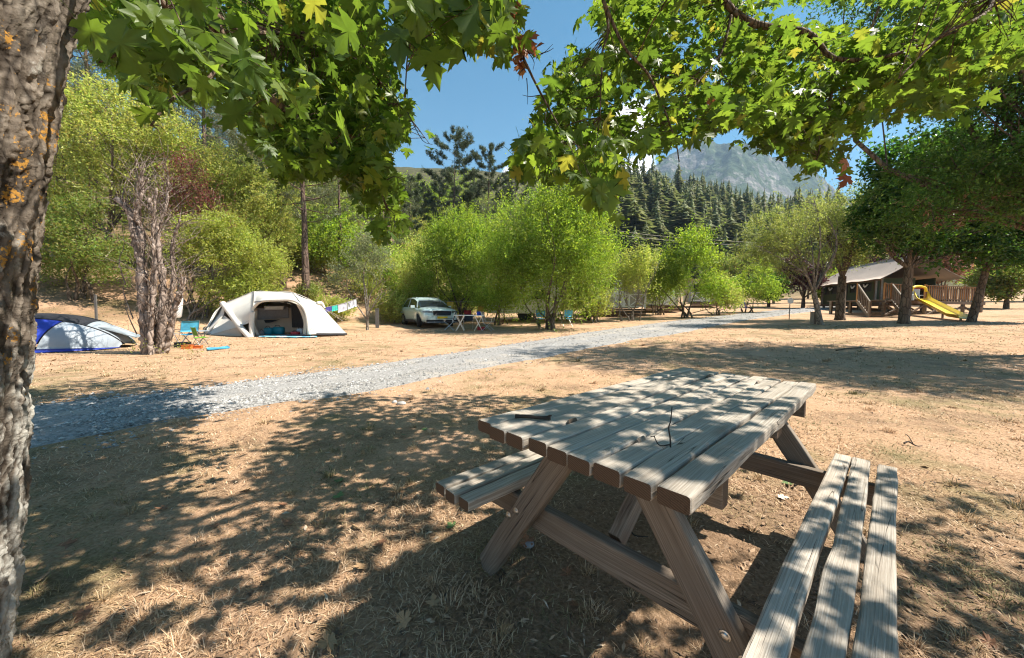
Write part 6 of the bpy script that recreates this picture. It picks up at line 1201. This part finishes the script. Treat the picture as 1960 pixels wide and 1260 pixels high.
    arch = spline([[g0+.02, .05, .55], [g0+.12, .05, .78], [(g0+g1)/2, .05, .86], [g1-.12, .05, .78], [g1-.02, .05, .55]], 16); MB().tube(arch, .07, 8).build('slide_arch', M_YELLOW, de, True); MB().bar([g0, .10, .72], [g1, .10, .72], .03, .05).build('grab_bar', M_RED, de)
    # stairs to the left of the deck
    def S(x, y, d): return L(x, y, d)
    se = empty('deck_stairs', S(560, 660, 20.6), label='short wooden stairs with two sloping handrails left of the deck', cat='stairs'); so = np.array(se.location)
    t0 = np.array([P0[0], P0[1], zd])+(-dx)*.15+np.array([-dx[1], dx[0], 0])*.5; down = -dx*.55+np.array([dx[1], -dx[0], 0])*.75; down = down/np.linalg.norm(down); side = np.array([-down[1], down[0], 0]); run = 1.5; zg = float(T(*(t0+down*run)[:2]))
    for k in range(5):
        f = (k+.6)/5; c = t0+down*run*f; c[2] = zd-(zd-zg)*f; MB().bar(c-side*.75-so, c+side*.75-so, .28, .04).build('step', M_DECKG, se)
    for sgn in (-1, 1):
        a = t0+side*.78*sgn; a[2] = zd; b = t0+down*run+side*.78*sgn; b[2] = zg
        MB().bar(a-so-[0, 0, .08], b-so, .05, .2).build('stringer', M_DECKG, se); MB().bar(a-so+[0, 0, .92], b-so+[0, 0, .86], .06, .09).build('handrail', M_DECKG, se)
        MB().bar(b-so-[0, 0, .1], b-so+[0, 0, .92], .10, .10, up=(0, 1, 0)).build('newel_post', M_DECKG, se); MB().bar(a-so-[0, 0, .1], a-so+[0, 0, 1.0], .09, .09, up=(0, 1, 0)).build('newel_post', M_DECK, se)
        for f in np.linspace(.12, .9, 7): c = a*(1-f)+b*f-so; MB().bar(c+[0, 0, .05], c+[0, 0, .9], .06, .025, up=(0, 1, 0)).build('baluster', M_DECKG, se)
    # slide
    a = np.array([P0[0], P0[1], zd])+dx*(g0+g1)/2; out = np.array([dx[1], -dx[0], 0]); q0 = a+out*.05+np.array([0, 0, .10]); q1 = L(1452, 652, 17.0); q1[2] = float(T(q1[0], q1[1]))+.16
    sl = empty('playground_slide', (q1[0], q1[1], q1[2]-.16), label='yellow plastic slide running down from the wooden deck', cat='slide'); so = np.array(sl.location)
    d = q1-q0; d[2] = 0; Lh = np.linalg.norm(d); d /= Lh; sd = np.array([-d[1], d[0], 0]); n = 26; P = []
    for t in np.linspace(0, 1, n):
        zz = q0[2]+(q1[2]-q0[2])*(t/.86 if t < .8 else .93+(1-.93)*(t-.8)/.2*1.0); zz = max(zz, q1[2]); wl = .17+.30*math.exp(-(t/.06)**2)
        c = q0+d*Lh*t; c[2] = zz; P.append([c-sd*.30+[0, 0, wl], c-sd*.27+[0, 0, wl], c-sd*.235+[0, 0, .02], c-sd*.1, c+sd*.1, c+sd*.235+[0, 0, .02], c+sd*.27+[0, 0, wl], c+sd*.30+[0, 0, wl]])
    V, F = sheet(np.array(P)-so, .03); ob('chute', make_mesh('chute', V, F, M_YELLOW, True), sl)
    for t in (.55, .9): c = q0+d*Lh*t-so; zz = q0[2]+(q1[2]-q0[2])*min(t/.86, 1)-so[2]; MB().bar([c[0], c[1], -.1], [c[0], c[1], zz], .06, .06, up=(0, 1, 0)).build('support_leg', M_DECKG, sl)
    # white plastic chairs on the deck
    for k, (fx, fy) in enumerate(((.52, 1.5), (.68, 1.7))):
        p = np.array([P0[0], P0[1], zd])+dx*DL*fx-out*fy; ce = empty('garden_chair', p, .5+k, label=('white garden chair behind the middle of the deck railing', 'white garden chair farther right on the deck')[k], cat='chair')
        MB().box((-.22, -.22, .42), (.22, .22, .45)).build('seat', M_WHITE, ce); MB().box((-.22, .2, .45), (.22, .23, .9)).build('backrest', M_WHITE, ce)
        for sx in (-.2, .2):
            for sy in (-.2, .2): MB().box((sx-.02, sy-.02, 0), (sx+.02, sy+.02, .42)).build('leg', M_WHITE, ce)
lodge()
def posts_and_signs():
    b = at(1511, 20.2); top = Wp(1511, 576, 20.2); e = empty('round_sign', b, label='small round white sign on a thin grey post beside the leaning tree', cat='sign'); h = top[2]-b[2]
    MB().tube([[0, 0, -.1], [0, 0, h]], .022, 8).build('post', M_POST, e, True)
    a = np.linspace(0, 2*np.pi, 29)[:-1]; V = np.array([[.17*math.cos(t), y, h+.17*math.sin(t)] for y in (-.045, -.025) for t in a]+[[0, -.045, h], [0, -.025, h]]); F = np.array([[j, (j+1) % 28, 28+(j+1) % 28, 28+j] for j in range(28)]); F3 = np.array([[(j+1) % 28, j, 56] for j in range(28)]+[[28+j, 28+(j+1) % 28, 57] for j in range(28)]); MB().add(V, [F, F3]).build('disc', M_WHITE, e)
    for px, d, hh, w, lb, mt in ((1557, 17.3, .56, .17, 'short grey bollard left of the leaning tree foot', M_DECKG), (722, 18.4, .98, .17, 'dark square wooden post between the forked tree and the car', M_POST), (184, 14.0, 1.15, .06, 'thin dark post standing behind the blue dome tent', M_POST)):
        e = empty('wooden_post', at(px, d), .3, label=lb, cat='post'); mb = MB(); mb.bar([0, 0, -.2], [0, 0, hh], w, w, up=(0, 1, 0)); mb.build('shaft', mt, e); MB().box((-w*.55, -w*.55, hh), (w*.55, w*.55, hh+.03)).build('cap', mt, e)
    e = empty('power_line', Wp(1165, 440, 60), label='pair of pale power cables passing before the conifer forest', cat='power line'); o = np.array(e.location)
    for y0, y1 in ((440, 452), (448, 459)): MB().tube(spline([Wp(1000, y0-17, 58)-o, Wp(1165, y0, 60)-o, Wp(1265, y1, 62)-o, Wp(1460, y1+14, 66)-o], 14), .028, 5).build('cable', M_ROPE, e, True)
posts_and_signs()
def cabins():
    M_SKIN = flat('white_caravan_skin', (.66, .66, .65), .4, var=.04, scale=2); M_CREAM = flat('cream_cabin_wall', (.34, .31, .265), .7, var=.05, scale=2); M_PINK = flat('terracotta_roof', (.42, .22, .15), .8)
    p = at(1005, 22.5); e = empty('caravan', p, -.15, label='white caravan half hidden behind the largest bushy tree', cat='caravan')
    pr = [(-2.1, .45), (-2.2, 1.2), (-1.9, 2.2), (-1.6, 2.45), (1.6, 2.5), (2.0, 2.2), (2.25, 1.3), (2.1, .45)]; V = np.array([[x, y, z] for y in (-1.05, 1.05) for x, z in pr]); n = 8; F = np.array([[j, (j+1) % n, n+(j+1) % n, n+j] for j in range(n)]); mb = MB(); mb.add(V, F); mb.add(V, np.array([[0, 7, 6, 1], [1, 6, 5, 2], [2, 5, 4, 3], [8, 9, 14, 15], [9, 10, 13, 14], [10, 11, 12, 13]])); mb.build('body', M_SKIN, e)
    for x in (-1.3, .9): MB().box((x-.4, -1.07, 1.3), (x+.4, -1.052, 1.85)).build('window', M_GLASSD, e)
    MB().box((-.3, -1.075, .55), (.3, -1.052, 2.1)).build('door', M_WHITE, e)
    for sy in (-.9, .9): a = np.linspace(0, 2*np.pi, 17)[:-1]; V = np.array([[.33*math.cos(t), sy+y, .33+.33*math.sin(t)] for y in (-.1, .1) for t in a]+[[0, sy-.1, .33], [0, sy+.1, .33]]); F = np.array([[j, (j+1) % 16, 16+(j+1) % 16, 16+j] for j in range(16)]); F3 = np.array([[(j+1) % 16, j, 32] for j in range(16)]+[[16+j, 16+(j+1) % 16, 33] for j in range(16)]); MB().add(V, [F, F3]).build('wheel', M_TYRE, e)
    folding_chair('folding_chair', at(1037, 18.4), R(160), M_CYAN, 'blue folding chair glimpsed through the left of the largest bushy tree', .9); folding_chair('folding_chair', at(1084, 18.2), R(200), M_CYAN, 'blue folding chair at the right foot of the largest bushy tree', .9)
    def cabin(px, d, rz, w, label, rl=True):
        p = at(px, d); e = empty('holiday_cabin', p, rz, label=label, cat='cabin'); z0 = .55
        MB().box((-w/2, 0, z0), (w/2, 3, z0+2.3)).build('wall', M_CREAM, e); MB().box((-w/2-.2, -.3, z0+2.3), (w/2+.2, 3.2, z0+2.42)).build('roof', M_PINK, e)
        MB().box((-w/2+.5, -.02, z0+.9), (-w/2+1.6, -.002, z0+1.9)).build('window', M_GLASSD, e); MB().box((.3, -.03, z0+.05), (1.15, -.002, z0+2.0)).build('door', M_WHITE, e)
        for k in range(12): MB().box((-w/2, -1.9+k*.155, z0-.1), (w/2, -1.755+k*.155, z0-.06)).build('deck_board', M_DECKG, e)
        for k in range(4): MB().box((-w/2, -1.95, .04+k*.115), (w/2, -1.92, .145+k*.115)).build('skirt_board', M_DECK, e)
        np_ = int(w/.95); xs = np.linspace(-w/2+.05, w/2-.05, np_+1)
        for x in xs: MB().bar([x, -1.85, z0-.06], [x, -1.85, z0+.95], .09, .09, up=(0, 1, 0)).build('rail_post', M_WHITE, e)
        for a, b in zip(xs[:-1], xs[1:]):
            MB().bar([a, -1.85, z0+.9], [b, -1.85, z0+.9], .06, .06).build('rail', M_WHITE, e); MB().bar([a, -1.85, z0+.08], [b, -1.85, z0+.08], .06, .06).build('rail', M_WHITE, e)
            MB().bar([a, -1.87, z0+.1], [b, -1.87, z0+.88], .03, .06).build('cross_rail', M_WHITE, e); MB().bar([b, -1.84, z0+.1], [a, -1.84, z0+.88], .03, .06).build('cross_rail', M_WHITE, e)
    cabin(1165, 26, -.1, 4.2, 'cream holiday cabin with white crossed railing behind the thin half bare tree'); cabin(1262, 30, -.2, 2.9, 'cream holiday cabin with wooden skirt behind the rounded roadside tree'); cabin(1345, 38, -.3, 2.9, 'farther cream cabin seen left of the small roadside bushes')
    b = at(1412, 26.0); e = empty('parked_bicycle', b, -.4, label='dark bicycle leaning among the small bushes by the road', cat='bicycle')
    for x in (-.52, .52):
        a = np.linspace(0, 2*np.pi, 25); w = MB().tube([[x+.33*math.cos(t), 0, .34+.33*math.sin(t)] for t in a], .02, 6, False).build('wheel', M_TYRE, e, True)
        MB().tube([[x, -.05, .34], [x, .05, .34]], .03, 6).build('hub', M_ALU, w)
    fr = MB()
    for a, c in (((-.52, .34), (-.12, .33)), ((-.12, .33), (-.25, .85)), ((-.25, .80), (.36, .82)), ((-.12, .33), (.40, .72)), ((-.52, .34), (-.25, .80)), ((.36, .95), (.52, .34))): fr.tube([[a[0], 0, a[1]], [c[0], 0, c[1]]], .02, 6)
    fr.build('frame', M_BLUE, e); MB().box((-.40, -.07, .87), (-.14, .07, .92)).build('saddle', M_BLACK, e); MB().tube([[.34, -.28, 1.0], [.36, 0, .97], [.34, .28, 1.0]], .015, 6).build('handlebar', M_BLACK, e)
cabins()
def ground_sticks():
    for i, (x0, y0, x1, y1, lb) in enumerate(((1600, 672, 1680, 664, 'thin crooked dead stick on the grass under the leaning tree'), (1520, 935, 1570, 920, 'thin dry twig on the ground by the far end of the right bench'), (1730, 853, 1765, 858, 'short stick on the sunny grass beyond the right bench'), (1175, 1010, 1240, 1035, 'thin stick lying under the picnic table'))):
        a, b = G([x0, x1], [y0, y1]); pts = spline([a+[0, 0, .02], (a*2+b)/3+[.02, .03, .03], (a+2*b)/3+[-.02, -.02, .02], b+[0, 0, .02]], 14); d = np.linalg.norm(a-CAM); e = empty('fallen_stick', a, label=lb, cat='stick'); MB().tube(pts-a, np.linspace(.0035, .0015, 14)*(1+d*.25), 6).build('stem', M_TWIG, e, True); MB().tube(spline([pts[7]-a, pts[7]-a+(b-a)*.15+[0, .06, .05], pts[7]-a+(b-a)*.22+[0, .1, .06]], 5), .0016*(1+d*.2), 5).build('side_twig', M_TWIG, e, True)
    for i, (px, py, s, lb) in enumerate(((768, 775, .05, 'pale stone on the grass above the shade edge'), (755, 772, .035, 'smaller pale stone beside the larger one near the road'), (1012, 1046, .028, 'round grey pebble on the soil under the picnic table'), (1600, 608, .05, 'grey rock beside the thick straight tree foot'))):
        r = np.random.default_rng(i); n = 14; u = np.linspace(0, np.pi, 9); v = np.linspace(0, 2*np.pi, n, endpoint=False); U, Vv = np.meshgrid(u, v, indexing='ij'); P = np.stack([np.sin(U)*np.cos(Vv), np.sin(U)*np.sin(Vv)*.8, np.cos(U)*.6], -1); P = P*(1+.35*fbm(P*1.5+i*5, 3, i))[..., None]*s; j = np.arange(n); F = np.array([[k*n+q, (k+1)*n+q, (k+1)*n+(q+1) % n, k*n+(q+1) % n] for k in range(8) for q in range(n)]); o = ob('stone', make_mesh('stone', P, F, flat('pale_stone' if i != 2 else 'grey_stone', (.5, .46, .42) if i != 2 else (.25, .25, .27), .85, var=.25), True), label=lb, cat='stone'); o.location = G(px, py)[0]+[0, 0, s*.35]
ground_sticks()
